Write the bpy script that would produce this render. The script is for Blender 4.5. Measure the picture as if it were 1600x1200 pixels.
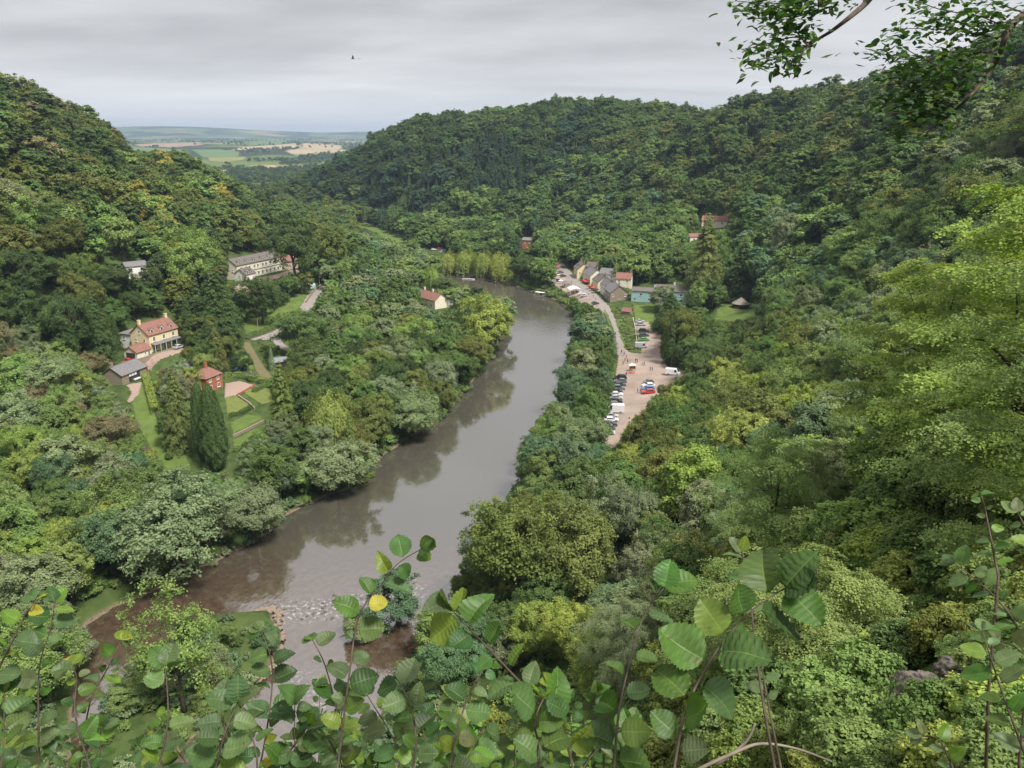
import bpy, bmesh, math, random
import numpy as np
from mathutils import Vector, Matrix
from mathutils.bvhtree import BVHTree

for o in list(bpy.data.objects):
    bpy.data.objects.remove(o)
S = bpy.context.scene
COL = S.collection

# ------------------------------------------------------------------ camera, sky, sun, exposure
PITCH = math.radians(17.6)
FPX = 1200.0
CAMZ = 85.0
cam_data = bpy.data.cameras.new("camera")
cam_data.sensor_width = 36.0
cam_data.lens = 27.0
cam_data.clip_start = 0.05
cam_data.clip_end = 60000
cam = bpy.data.objects.new("camera", cam_data)
COL.objects.link(cam)
cam.location = (0, 0, CAMZ)
cam.rotation_euler = (math.pi / 2 - PITCH, 0, 0)
S.camera = cam

SUN_EL, SUN_AZ = 58.0, 138.0      # azimuth measured from +Y towards +X
W = bpy.data.worlds.new("World")
S.world = W
W.use_nodes = True
wn, wl = W.node_tree.nodes, W.node_tree.links
wn.clear()
def N(nodes, t, **kw):
    n = nodes.new(t)
    for k, v in kw.items():
        if k in n.inputs:
            n.inputs[k].default_value = v
        else:
            setattr(n, k, v)
    return n
def world_sky():
    out = N(wn, "ShaderNodeOutputWorld")
    bg = N(wn, "ShaderNodeBackground")
    bg.inputs["Strength"].default_value = 0.1
    sky = N(wn, "ShaderNodeTexSky", sky_type='NISHITA')
    sky.sun_disc = False
    sky.sun_elevation = math.radians(SUN_EL)
    sky.sun_rotation = math.radians(SUN_AZ)
    sky.dust_density = 3.0
    tc = N(wn, "ShaderNodeTexCoord")
    sep = N(wn, "ShaderNodeSeparateXYZ")
    wl.new(tc.outputs["Generated"], sep.inputs[0])
    def M(op, a, b=None, clamp=False):
        m = N(wn, "ShaderNodeMath", operation=op)
        m.use_clamp = clamp
        for i, v in enumerate((a, b)):
            if v is None:
                continue
            if isinstance(v, (int, float)):
                m.inputs[i].default_value = v
            else:
                wl.new(v, m.inputs[i])
        return m.outputs[0]
    zc = M('MAXIMUM', sep.outputs[2], 0.0)
    den = M('ADD', zc, 0.10)
    cx = M('DIVIDE', sep.outputs[0], den)
    cy = M('DIVIDE', sep.outputs[1], den)
    comb = N(wn, "ShaderNodeCombineXYZ")
    wl.new(M('MULTIPLY', cx, 0.55), comb.inputs[0])
    wl.new(cy, comb.inputs[1])
    n1 = N(wn, "ShaderNodeTexNoise")
    n1.inputs["Scale"].default_value = 0.42
    n1.inputs["Detail"].default_value = 6
    n1.inputs["Roughness"].default_value = 0.52
    n1.inputs["Distortion"].default_value = 0.6
    mp = N(wn, "ShaderNodeMapping")
    mp.inputs["Location"].default_value = SKY_OFF
    wl.new(comb.outputs[0], mp.inputs[0])
    wl.new(mp.outputs[0], n1.inputs["Vector"])
    n2 = N(wn, "ShaderNodeTexNoise")
    n2.inputs["Scale"].default_value = 1.7
    n2.inputs["Detail"].default_value = 5
    wl.new(mp.outputs[0], n2.inputs["Vector"])
    # overcast luminance: clouds modulate, pale towards the horizon
    c = M('ADD', M('MULTIPLY', M('SUBTRACT', n1.outputs[0], 0.5), 3.3), M('MULTIPLY', M('SUBTRACT', n2.outputs[0], 0.5), .9))
    fade = M('MULTIPLY', zc, 11.0, True)
    c = M('MULTIPLY', c, M('ADD', M('MULTIPLY', fade, 0.8), 0.2))
    base = M('ADD', SKY_BASE, M('MULTIPLY', M('SUBTRACT', 1.0, fade), .75))
    lum = M('MINIMUM', M('MAXIMUM', M('ADD', base, c), 1.15), 3.0)
    colr = N(wn, "ShaderNodeCombineXYZ")
    wl.new(M('MULTIPLY', lum, 1.0), colr.inputs[0])
    wl.new(M('MULTIPLY', lum, 0.992), colr.inputs[1])
    wl.new(M('MULTIPLY', lum, 1.0), colr.inputs[2])
    mx = N(wn, "ShaderNodeMix", data_type='RGBA')
    mx.inputs[0].default_value = 0.97
    wl.new(sky.outputs[0], mx.inputs[6])
    wl.new(colr.outputs[0], mx.inputs[7])
    wl.new(mx.outputs[2], bg.inputs["Color"])
    wl.new(bg.outputs[0], out.inputs[0])
SKY_OFF = (3.1, 7.4, 0.0)
SKY_BASE = 1.88
world_sky()

sd = bpy.data.lights.new("sun", 'SUN')
sd.energy = 1.5
sd.angle = math.radians(12)
sd.color = (1.0, 0.96, 0.9)
sun = bpy.data.objects.new("sun", sd)
COL.objects.link(sun)
sun["kind"] = "helper"
_az, _el = math.radians(SUN_AZ), math.radians(SUN_EL)
_to = Vector((math.sin(_az) * math.cos(_el), math.cos(_az) * math.cos(_el), math.sin(_el)))
sun.rotation_euler = _to.to_track_quat('Z', 'Y').to_euler()
sun.location = (0, 0, 400)

vs = S.view_settings
vs.view_transform = 'Standard'
vs.look = 'None'
vs.exposure = 1.9
vs.gamma = 1.0
vs.use_curve_mapping = False
cy = S.cycles
cy.max_bounces = 6
cy.diffuse_bounces = 4
cy.glossy_bounces = 2
cy.transmission_bounces = 2
cy.transparent_max_bounces = 4
cy.volume_bounces = 0
cy.use_denoising = True
cy.caustics_reflective = False
cy.caustics_refractive = False

# ------------------------------------------------------------------ helpers
def ray(px, py):
    h = (px - 800) / FPX
    v = (600 - py) / FPX
    return Vector((h, math.cos(PITCH) + v * math.sin(PITCH), -math.sin(PITCH) + v * math.cos(PITCH)))
CAM = Vector((0, 0, CAMZ))
def pz(px, py, z):
    d = ray(px, py)
    return CAM + d * ((z - CAMZ) / d.z)
def pt(px, py, t):
    return CAM + ray(px, py) * t
_c, _s = math.cos(PITCH), math.sin(PITCH)
def project(p):
    x, y, z = p[0], p[1], p[2] - CAMZ
    f = y * _c - z * _s
    u = y * _s + z * _c
    return 800 + FPX * x / f, 600 - FPX * u / f, f

def mat(name):
    m = bpy.data.materials.new(name)
    m.use_nodes = True
    nt = m.node_tree
    nt.nodes.clear()
    out = nt.nodes.new("ShaderNodeOutputMaterial")
    return m, nt.nodes, nt.links, out

def simple(name, col, rough=0.8, var=0.15, scale=3.0, metallic=0.0, spec=0.3, bump=0.0, coords="Object", tinted=False, col2=None, stretch=None):
    m, n, l, out = mat(name)
    b = n.new("ShaderNodeBsdfPrincipled")
    b.inputs["Roughness"].default_value = rough
    b.inputs["Metallic"].default_value = metallic
    b.inputs["Specular IOR Level"].default_value = spec
    tc = n.new("ShaderNodeTexCoord")
    no = n.new("ShaderNodeTexNoise")
    no.inputs["Scale"].default_value = scale
    no.inputs["Detail"].default_value = 6
    src = tc.outputs[coords]
    if stretch:
        mp = n.new("ShaderNodeMapping")
        mp.inputs["Scale"].default_value = stretch
        l.new(src, mp.inputs[0])
        src = mp.outputs[0]
    l.new(src, no.inputs["Vector"])
    mx = n.new("ShaderNodeMix")
    mx.data_type = 'RGBA'
    c2 = col2 or tuple(c * (1 - 2 * var) for c in col)
    c1 = col if col2 else tuple(c * (1 + var) for c in col)
    ramp = n.new("ShaderNodeMapRange")
    ramp.inputs[1].default_value = 0.3
    ramp.inputs[2].default_value = 0.7
    l.new(no.outputs[0], ramp.inputs[0])
    l.new(ramp.outputs[0], mx.inputs[0])
    mx.inputs[6].default_value = (*c2, 1)
    mx.inputs[7].default_value = (*c1, 1)
    colout = mx.outputs[2]
    if tinted:
        at = n.new("ShaderNodeAttribute")
        at.attribute_type = 'OBJECT'
        at.attribute_name = "tint"
        mm = n.new("ShaderNodeMix")
        mm.data_type = 'RGBA'
        mm.blend_type = 'MULTIPLY'
        mm.inputs[0].default_value = 1
        l.new(colout, mm.inputs[6])
        l.new(at.outputs["Color"], mm.inputs[7])
        colout = mm.outputs[2]
    l.new(colout, b.inputs["Base Color"])
    if bump:
        bp = n.new("ShaderNodeBump")
        bp.inputs["Strength"].default_value = bump
        bp.inputs["Distance"].default_value = 0.05
        l.new(no.outputs[0], bp.inputs["Height"])
        l.new(bp.outputs[0], b.inputs["Normal"])
    l.new(b.outputs[0], out.inputs[0])
    return m

def leaf_mat(name, trans=0.3, var=0.55, rough=0.6, spec=0.15, vein=False):
    """foliage: tint comes from the instance or the object, each leaf varies a little"""
    m, n, l, out = mat(name)
    at = n.new("ShaderNodeAttribute")
    at.attribute_type = 'INSTANCER'
    at.attribute_name = "tint"
    lv = n.new("ShaderNodeAttribute")
    lv.attribute_type = 'GEOMETRY'
    lv.attribute_name = "leafvar"
    mr = n.new("ShaderNodeMapRange")
    mr.inputs[3].default_value = 1 - var
    mr.inputs[4].default_value = 1 + var
    l.new(lv.outputs["Fac"], mr.inputs[0])
    mu = n.new("ShaderNodeMix")
    mu.data_type = 'RGBA'
    mu.blend_type = 'MULTIPLY'
    mu.inputs[0].default_value = 1
    l.new(at.outputs["Color"], mu.inputs[6])
    l.new(mr.outputs[0], mu.inputs[7])
    hs = n.new("ShaderNodeHueSaturation")
    hr = n.new("ShaderNodeMapRange")
    hr.inputs[3].default_value = 0.515
    hr.inputs[4].default_value = 0.485
    l.new(lv.outputs["Fac"], hr.inputs[0])
    l.new(hr.outputs[0], hs.inputs["Hue"])
    l.new(mu.outputs[2], hs.inputs["Color"])
    col = hs.outputs[0]
    if vein:
        vn = n.new("ShaderNodeAttribute")
        vn.attribute_name = "vein"
        m2 = n.new("ShaderNodeMix")
        m2.data_type = 'RGBA'
        l.new(vn.outputs["Fac"], m2.inputs[0])
        l.new(col, m2.inputs[6])
        br = n.new("ShaderNodeMix")
        br.data_type = 'RGBA'
        br.blend_type = 'ADD'
        br.inputs[0].default_value = 1
        br.inputs[7].default_value = (0.09, 0.10, 0.03, 1)
        l.new(col, br.inputs[6])
        l.new(br.outputs[2], m2.inputs[7])
        tcn = n.new("ShaderNodeTexCoord")
        nz = n.new("ShaderNodeTexNoise")
        nz.inputs["Scale"].default_value = 2.2
        nz.inputs["Detail"].default_value = 5
        oi = n.new("ShaderNodeObjectInfo")
        ad = n.new("ShaderNodeVectorMath")
        ad.operation = 'MULTIPLY_ADD'
        ad.inputs[1].default_value = (37, 37, 37)
        l.new(oi.outputs["Random"], ad.inputs[0])
        l.new(tcn.outputs["Object"], ad.inputs[2])
        l.new(ad.outputs[0], nz.inputs["Vector"])
        m3 = n.new("ShaderNodeMix")
        m3.data_type = 'RGBA'
        m3.blend_type = 'MULTIPLY'
        m3.inputs[0].default_value = 0.75
        nr = n.new("ShaderNodeMapRange")
        nr.inputs[1].default_value = 0.25
        nr.inputs[2].default_value = 0.7
        nr.inputs[3].default_value = 0.55
        nr.inputs[4].default_value = 1.2
        l.new(nz.outputs[0], nr.inputs[0])
        l.new(m2.outputs[2], m3.inputs[6])
        l.new(nr.outputs[0], m3.inputs[7])
        col = m3.outputs[2]
        nb = n.new("ShaderNodeTexNoise")
        nb.inputs["Scale"].default_value = 4.5
        nb.inputs["Detail"].default_value = 8
        l.new(ad.outputs[0], nb.inputs["Vector"])
        rb = n.new("ShaderNodeMapRange")
        rb.inputs[1].default_value = 0.66
        rb.inputs[2].default_value = 0.72
        rb.inputs[4].default_value = 0.8
        l.new(nb.outputs[0], rb.inputs[0])
        m4 = n.new("ShaderNodeMix")
        m4.data_type = 'RGBA'
        l.new(rb.outputs[0], m4.inputs[0])
        l.new(col, m4.inputs[6])
        m4.inputs[7].default_value = (0.13, 0.075, 0.03, 1)
        col = m4.outputs[2]
    b = n.new("ShaderNodeBsdfPrincipled")
    b.inputs["Roughness"].default_value = rough
    b.inputs["Specular IOR Level"].default_value = spec
    l.new(col, b.inputs["Base Color"])
    tr = n.new("ShaderNodeBsdfTranslucent")
    hs2 = n.new("ShaderNodeHueSaturation")
    hs2.inputs["Hue"].default_value = 0.49
    hs2.inputs["Saturation"].default_value = 1.15
    hs2.inputs["Value"].default_value = 1.4
    l.new(col, hs2.inputs["Color"])
    l.new(hs2.outputs[0], tr.inputs[0])
    ms = n.new("ShaderNodeMixShader")
    ms.inputs[0].default_value = trans
    l.new(b.outputs[0], ms.inputs[1])
    l.new(tr.outputs[0], ms.inputs[2])
    l.new(ms.outputs[0], out.inputs[0])
    return m

def np_mesh(name, V, F, mats=(), matidx=None, attrs=None, smooth=False):
    """V (n,3) array, F list of int arrays (n,k)"""
    me = bpy.data.meshes.new(name)
    V = np.asarray(V, np.float32)
    if not isinstance(F, (list, tuple)):
        F = [F]
    F = [np.asarray(f, np.int32) for f in F if len(f)]
    tot = sum(f.size for f in F)
    npoly = sum(len(f) for f in F)
    me.vertices.add(len(V))
    me.vertices.foreach_set("co", V.ravel())
    me.loops.add(tot)
    me.loops.foreach_set("vertex_index", np.concatenate([f.ravel() for f in F]))
    me.polygons.add(npoly)
    st = np.concatenate([np.full(len(f), f.shape[1], np.int32) for f in F])
    starts = np.concatenate([[0], np.cumsum(st)[:-1]]).astype(np.int32)
    me.polygons.foreach_set("loop_start", starts)
    for m in mats:
        me.materials.append(m)
    if matidx is not None:
        me.polygons.foreach_set("material_index", np.asarray(matidx, np.int32))
    if smooth:
        me.polygons.foreach_set("use_smooth", np.ones(npoly, bool))
    me.update(calc_edges=True)
    for k, (dom, arr) in (attrs or {}).items():
        a = me.attributes.new(k, 'FLOAT', dom)
        a.data.foreach_set("value", np.asarray(arr, np.float32))
    return me

def link(name, me, parent=None, loc=None, rot=None, scale=None):
    o = bpy.data.objects.new(name, me)
    COL.objects.link(o)
    if parent is not None:
        o.parent = parent
    if loc is not None:
        o.location = loc
    if rot is not None:
        o.rotation_euler = rot
    if scale is not None:
        o.scale = scale
    return o
def tag(o, label, cat, group=None, kind=None):
    o["label"] = label
    o["category"] = cat
    if group:
        o["group"] = group
    if kind:
        o["kind"] = kind
    return o
def empty(name, loc, rz, label, cat, group=None):
    o = bpy.data.objects.new(name, None)
    o.empty_display_size = 0.2
    COL.objects.link(o)
    o.location = loc
    o.rotation_euler = (0, 0, rz)
    return tag(o, label, cat, group)

class MB:
    def __init__(s):
        s.v = []
        s.f = []
    def poly(s, pts):
        b = len(s.v)
        s.v += [tuple(p) for p in pts]
        s.f.append(tuple(range(b, b + len(pts))))
        return s
    def box(s, x0, x1, y0, y1, z0, z1):
        b = len(s.v)
        s.v += [(x0, y0, z0), (x1, y0, z0), (x1, y1, z0), (x0, y1, z0), (x0, y0, z1), (x1, y0, z1), (x1, y1, z1), (x0, y1, z1)]
        s.f += [tuple(b + i for i in q) for q in ((0, 3, 2, 1), (4, 5, 6, 7), (0, 1, 5, 4), (1, 2, 6, 5), (2, 3, 7, 6), (3, 0, 4, 7))]
        return s
    def prism(s, prof, y0, y1, axis='y'):
        """prof list of (a,b), extruded y0..y1; axis y: (x,z); axis x: (y,z)"""
        b = len(s.v)
        n = len(prof)
        for yy in (y0, y1):
            for a, c in prof:
                s.v.append((a, yy, c) if axis == 'y' else (yy, a, c))
        s.f.append(tuple(range(b, b + n)))
        s.f.append(tuple(range(b + 2 * n - 1, b + n - 1, -1)))
        for i in range(n):
            j = (i + 1) % n
            s.f.append((b + i, b + n + i, b + n + j, b + j))
        return s
    def tube(s, pts, rad, k=6, cap=True):
        b = len(s.v)
        P = [Vector(p) for p in pts]
        n = len(P)
        for i, p in enumerate(P):
            d = (P[min(i + 1, n - 1)] - P[max(i - 1, 0)])
            d.normalize()
            a = d.orthogonal().normalized() if i == 0 else (a - d * a.dot(d)).normalized()
            c = d.cross(a)
            r = rad[i] if hasattr(rad, '__len__') else rad
            for q in range(k):
                th = 2 * math.pi * q / k
                s.v.append(tuple(p + (a * math.cos(th) + c * math.sin(th)) * r))
        for i in range(n - 1):
            for q in range(k):
                s.f.append((b + i * k + q, b + i * k + (q + 1) % k, b + (i + 1) * k + (q + 1) % k, b + (i + 1) * k + q))
        if cap:
            s.f.append(tuple(b + (n - 1) * k + q for q in range(k)))
            s.f.append(tuple(b + k - 1 - q for q in range(k)))
        return s
    def cone(s, c, r, z0, z1, k=8, r1=0.0):
        b = len(s.v)
        for zz, rr in ((z0, r), (z1, max(r1, 1e-3))):
            for q in range(k):
                th = 2 * math.pi * (q + .5) / k
                s.v.append((c[0] + rr * math.cos(th), c[1] + rr * math.sin(th), zz))
        for q in range(k):
            s.f.append((b + q, b + (q + 1) % k, b + k + (q + 1) % k, b + k + q))
        s.f.append(tuple(b + k + q for q in range(k)))
        s.f.append(tuple(b + k - 1 - q for q in range(k)))
        return s
    def mesh(s, name, m, smooth=False):
        me = bpy.data.meshes.new(name)
        me.from_pydata(s.v, [], s.f)
        bm = bmesh.new()
        bm.from_mesh(me)
        bmesh.ops.recalc_face_normals(bm, faces=bm.faces)
        bm.to_mesh(me)
        bm.free()
        if m:
            me.materials.append(m)
        if smooth:
            for p in me.polygons:
                p.use_smooth = True
        me.update()
        return me
    def obj(s, name, m, parent=None, smooth=False, **kw):
        return link(name, s.mesh(name, m, smooth), parent, **kw)

def inp(x, y, poly):
    """one point"""
    r = False
    n = len(poly)
    x1, y1 = poly[n - 1][0], poly[n - 1][1]
    for q in poly:
        x0, y0 = q[0], q[1]
        if (y0 > y) != (y1 > y) and x < (x1 - x0) * (y - y0) / (y1 - y0) + x0:
            r = not r
        x1, y1 = x0, y0
    return r
def inpoly(X, Y, poly):
    X = np.asarray(X, float)
    Y = np.asarray(Y, float)
    r = np.zeros(X.shape, bool)
    n = len(poly)
    for i in range(n):
        x0, y0 = poly[i][0], poly[i][1]
        x1, y1 = poly[(i + 1) % n][0], poly[(i + 1) % n][1]
        if y0 == y1:
            continue
        c = ((y0 > Y) != (y1 > Y)) & (X < (x1 - x0) * (Y - y0) / (y1 - y0) + x0)
        r ^= c
    return r
def distpoly(X, Y, poly, closed=True):
    d = np.full(np.shape(X), 1e9)
    n = len(poly)
    for i in range(n if closed else n - 1):
        x0, y0 = poly[i][0], poly[i][1]
        x1, y1 = poly[(i + 1) % n][0], poly[(i + 1) % n][1]
        dx, dy = x1 - x0, y1 - y0
        L = dx * dx + dy * dy + 1e-9
        t = np.clip(((X - x0) * dx + (Y - y0) * dy) / L, 0, 1)
        d = np.minimum(d, np.hypot(X - x0 - t * dx, Y - y0 - t * dy))
    return d
def sstep(a, b, x):
    t = np.clip((x - a) / (b - a), 0, 1)
    return t * t * (3 - 2 * t)
def vnoise(X, Y, seed=0):
    """cheap smooth value noise"""
    X = np.asarray(X, float)
    Y = np.asarray(Y, float)
    xi = np.floor(X).astype(np.int64)
    yi = np.floor(Y).astype(np.int64)
    fx, fy = X - xi, Y - yi
    fx, fy = fx * fx * (3 - 2 * fx), fy * fy * (3 - 2 * fy)
    def h(a, b):
        q = (a * 374761393 + b * 668265263 + seed * 974634777) & 0xffffffff
        q = ((q ^ (q >> 13)) * 1274126177) & 0xffffffff
        return (q & 0xffff) / 65535.0
    return (h(xi, yi) * (1 - fx) + h(xi + 1, yi) * fx) * (1 - fy) + (h(xi, yi + 1) * (1 - fx) + h(xi + 1, yi + 1) * fx) * fy
def xy(px, py, z=0):
    p = pz(px, py, z)
    return (p.x, p.y)

# ------------------------------------------------------------------ terrain
CTRL = [
 # left bank and gardens
 (-90,125,2),(-80,160,3),(-60,180,3),(-45,230,4),(-30,270,4),(-20,330,3),(-30,400,4),(-50,450,4),(-70,520,4),(-60,600,4),(-20,650,4),
 (-120,243,10),(-111,217,8),(-82,179,4),(-127,262,14),(-137,275,15),(-130,240,10),(-95,238,8),(-130,385,19),(-125,402,19),(-100,330,12),(-105,370,16),(-80,420,11),(-60,340,6),(-75,270,6),
 # left slope
 (-165,262,32),(-200,300,62),(-230,350,79),(-260,400,92),(-165,200,25),(-200,200,52),(-250,250,92),(-150,150,12),(-200,140,40),(-260,160,85),(-300,300,112),
 (-175,385,40),(-200,420,52),(-235,480,62),(-300,500,100),(-190,500,32),(-230,600,50),(-200,600,28),(-150,600,10),(-130,520,13),(-280,650,52),(-210,690,14),(-260,760,18),(-170,740,5),(-300,850,12),(-400,700,70),(-450,500,120),
 (-120,100,4),(-150,60,20),(-130,760,4),(-105,709,4),(-240,900,6),
 # conifer hill
 (-57,715,5),(-110,790,8),(-175,880,6),(0,690,6),(60,650,9),(-135,870,48),(-60,800,42),(0,790,52),(72,800,74),(72,910,112),(0,930,104),(-60,940,97),(-135,950,85),(-206,993,56),(-308,1033,14),(150,850,104),(250,850,86),(186,650,96),(120,640,45),(130,580,28),(80,600,16),(60,560,8),(100,500,15),(160,560,50),(219,590,90),(235,505,107),(245,401,117),(300,500,126),(300,700,112),(380,400,150),(400,800,120),
 (40,560,6),(30,520,5),(0,1100,75),(-200,1150,32),(200,1100,80),(-420,1100,8),(-400,900,20),(400,1100,90),
 # car park, village
 (35,215,4),(45,260,4),(50,300,4),(62,330,5),(72,300,8),(66,262,6),(47,380,5),(40,420,5),(37,450,5),(30,510,5),(25,205,4),(75,390,6),(90,385,7.5),(111,366,9),(60,440,8),(80,450,14),(100,430,16),
 (118,320,22),(140,350,36),(180,350,70),(150,420,38),
 # right slope
 (110,260,32),(165,260,72),(230,270,115),(85,215,22),(52,190,8),(120,200,52),(80,150,40),(40,150,14),(100,100,75),(50,100,38),(15,120,9),(0,150,4),(12,180,4),(160,160,98),(200,100,130),
 (-20,110,5),(-40,100,2),(-70,90,2),(-60,60,6),
 # under the viewpoint
 (0,0,83.4),(-6,-2,82.5),(8,-3,85.5),(3.3,5,80.6),(6,13,75),(20,55,50),(14,23,66.5),(26,30,67),(0,8,75),(-3,4,78),(0,20,59),(-10,10,66),(0,40,36),(-10,60,20),(0,80,11),(40,40,80),(30,0,97),(70,30,112),(-20,30,32),(-30,0,66),(0,-30,92),(40,-30,112),(-30,-30,80),
]
CP = np.array(CTRL, float)
def _tps(r2):
    return 0.5 * r2 * np.log(r2 + 1e-9)
_n = len(CP)
_d2 = ((CP[:, None, :2] - CP[None, :, :2]) ** 2).sum(-1)
_K = _tps(_d2) + np.eye(_n) * 25.0
_P = np.c_[np.ones(_n), CP[:, :2]]
_A = np.block([[_K, _P], [_P.T, np.zeros((3, 3))]])
_w = np.linalg.solve(_A, np.r_[CP[:, 2], 0, 0, 0])
def rbf(X, Y):
    sh = X.shape
    q = np.c_[X.ravel(), Y.ravel()]
    out = np.empty(len(q))
    for i in range(0, len(q), 20000):
        a = q[i:i + 20000]
        d2 = ((a[:, None, :] - CP[None, :, :2]) ** 2).sum(-1)
        out[i:i + 20000] = _tps(d2) @ _w[:_n] + _w[_n] + a @ _w[_n + 1:]
    return out.reshape(sh)

LB = [xy(*p) for p in [(140,968),(200,937),(280,905),(350,868),(420,832),(450,800),(515,772),(572,752),(588,718),(640,682),(688,655),(725,610),(765,560),(790,512),(765,480),(735,458),(705,445),(670,440)]]
RB = [xy(*p) for p in [(660,424),(700,424),(735,429),(770,436),(800,444),(842,459),(872,469),(896,489),(904,505),(892,560),(880,620),(845,665),(822,720),(808,780),(765,815),(748,870),(715,930),(690,975),(640,1040),(600,1110)]]
RIVER = [xy(*p) for p in [(100,1330),(108,1200),(114,1100),(120,1030),(128,988)]] + LB + [(-75, 530), (-95, 545), (-90, 562), (-70, 552)] + RB + [(-34, 80), (-42, 30)]
ISLAND = [xy(*p) for p in [(345,957),(425,953),(438,985),(428,1035),(385,1080),(330,1140),(262,1192),(190,1230),(120,1230),(150,1120),(195,1062),(245,1010),(300,970)]]
RIVER2 = [(-60,535),(-95,600),(-60,672),(-22,700),(-85,752),(-150,842),(-230,905),(-330,940)]
PADS = []   # (x, y, z, radius)
def far_h(X, Y):
    r = np.hypot(X, Y)
    z = 8 + 62 * sstep(1100, 5200, r) + 14 * (vnoise(X / 900, Y / 900, 3) - .5) * sstep(1300, 2500, r)
    z += 26 * (vnoise(X / 2300 + 5, Y / 1500, 8) - .4) * sstep(2500, 5000, r)
    z += 150 * np.exp(-(((X + 4300) / 1700) ** 2 + ((Y - 10200) / 1500) ** 2))
    z += 95 * np.exp(-(((X + 6800) / 2200) ** 2 + ((Y - 10500) / 1500) ** 2))
    z += 105 * np.exp(-(((X + 1500) / 2400) ** 2 + ((Y - 11500) / 1500) ** 2)) * (0.7 + .5 * vnoise(X / 700, Y / 700, 5))
    return z
def height(X, Y):
    X = np.asarray(X, float)
    Y = np.asarray(Y, float)
    r = np.hypot(X, Y)
    z = rbf(np.clip(X, -520, 520), np.clip(Y, -60, 1150))
    w = sstep(950, 1500, r)
    z = z * (1 - w) + far_h(X, Y) * w
    amp = sstep(3, 60, r) * (1 - sstep(1200, 2000, r))
    z = z + amp * (1.6 * (vnoise(X / 17, Y / 17, 1) - .5) + .6 * (vnoise(X / 5, Y / 5, 2) - .5)) * sstep(6, 22, z)
    near = 1 - sstep(6, 40, r)
    z = z + near * (.35 * (vnoise(X / 1.1, Y / 1.1, 4) - .5))
    z = np.where(r < 1500, np.maximum(z, 1.2), z)
    for (ax, ay, az, ar) in PADS:
        d = np.hypot(X - ax, Y - ay)
        z = az + (z - az) * sstep(ar, ar * 1.5, d)
    ins = inpoly(X, Y, RIVER)
    d = distpoly(X, Y, RIVER)
    bank = 0.25 + 1.3 * sstep(0, 3, d) + (z - 1.55) * sstep(2, 11, d)
    z2 = np.where(ins, -0.15 - 1.6 * sstep(0, 7, d), np.where(d < 11, bank, z))
    isl = inpoly(X, Y, ISLAND)
    di = distpoly(X, Y, ISLAND)
    z2 = np.where(isl, 0.15 + 1.1 * sstep(0, 3.0, di) + .5 * vnoise(X / 3, Y / 3, 9) * sstep(0, 2, di), z2)
    d2 = distpoly(X, Y, RIVER2, closed=False)
    z2 = np.where((d2 < 24) & ~ins, np.minimum(z2, -1.5 + (z2 + 1.5) * sstep(12, 24, d2)), z2)
    return z2

def V3(px, py, z):
    p = pz(px, py, z)
    return Vector((p.x, p.y, z))
# building sites: pixel of the facade's bottom corner at a given ground height
SITE = {
 'cream': V3(236, 551, 14), 'slate': V3(192, 602, 10), 'brick': V3(337, 612, 8), 'hotel': V3(372, 438, 19.5), 'white': V3(200, 438, 31),
 'shed': V3(425, 577, 7.5), 'rcot': V3(664, 480, 5), 'turq': V3(986, 471, 6.5), 'gaz': V3(1157, 481, 9), 'fbrick': V3(816, 388, 7),
 'fh1': V3(1096, 356, 31), 'fh2': V3(1078, 379, 23),
}
PADS += [(SITE['cream'].x - 3, SITE['cream'].y + 7, 14, 15), (SITE['slate'].x - 4, SITE['slate'].y + 6, 10, 10), (SITE['brick'].x - 3, SITE['brick'].y + 4, 8, 8),
         (SITE['hotel'].x + 2, SITE['hotel'].y + 16, 19.5, 22), (SITE['white'].x, SITE['white'].y + 2, 31, 6), (SITE['turq'].x + 14, SITE['turq'].y + 2, 6.5, 18),
         (SITE['gaz'].x, SITE['gaz'].y, 9, 11), (SITE['rcot'].x + 5, SITE['rcot'].y - 4, 5, 14), (SITE['fh1'].x + 5, SITE['fh1'].y, 31, 8), (SITE['fh2'].x + 4, SITE['fh2'].y, 23, 6), (SITE['shed'].x, SITE['shed'].y, 7.5, 4)]

# polar sheet of ground around the viewpoint, from under the feet to the horizon
NR, NA = 400, 560
rr = np.concatenate([[0.0], np.geomspace(0.6, 16000, NR - 1)])
aa = np.radians(np.linspace(-105, 105, NA))
RR, AA = np.meshgrid(rr, aa, indexing='ij')
GX, GY = RR * np.sin(AA), RR * np.cos(AA)
GZ = height(GX, GY)
TV = np.stack([GX, GY, GZ], -1).reshape(-1, 3)
ii = np.arange(NR - 1)[:, None] * NA + np.arange(NA - 1)[None, :]
TF = np.stack([ii, ii + NA, ii + NA + 1, ii + 1], -1).reshape(-1, 4)

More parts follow.
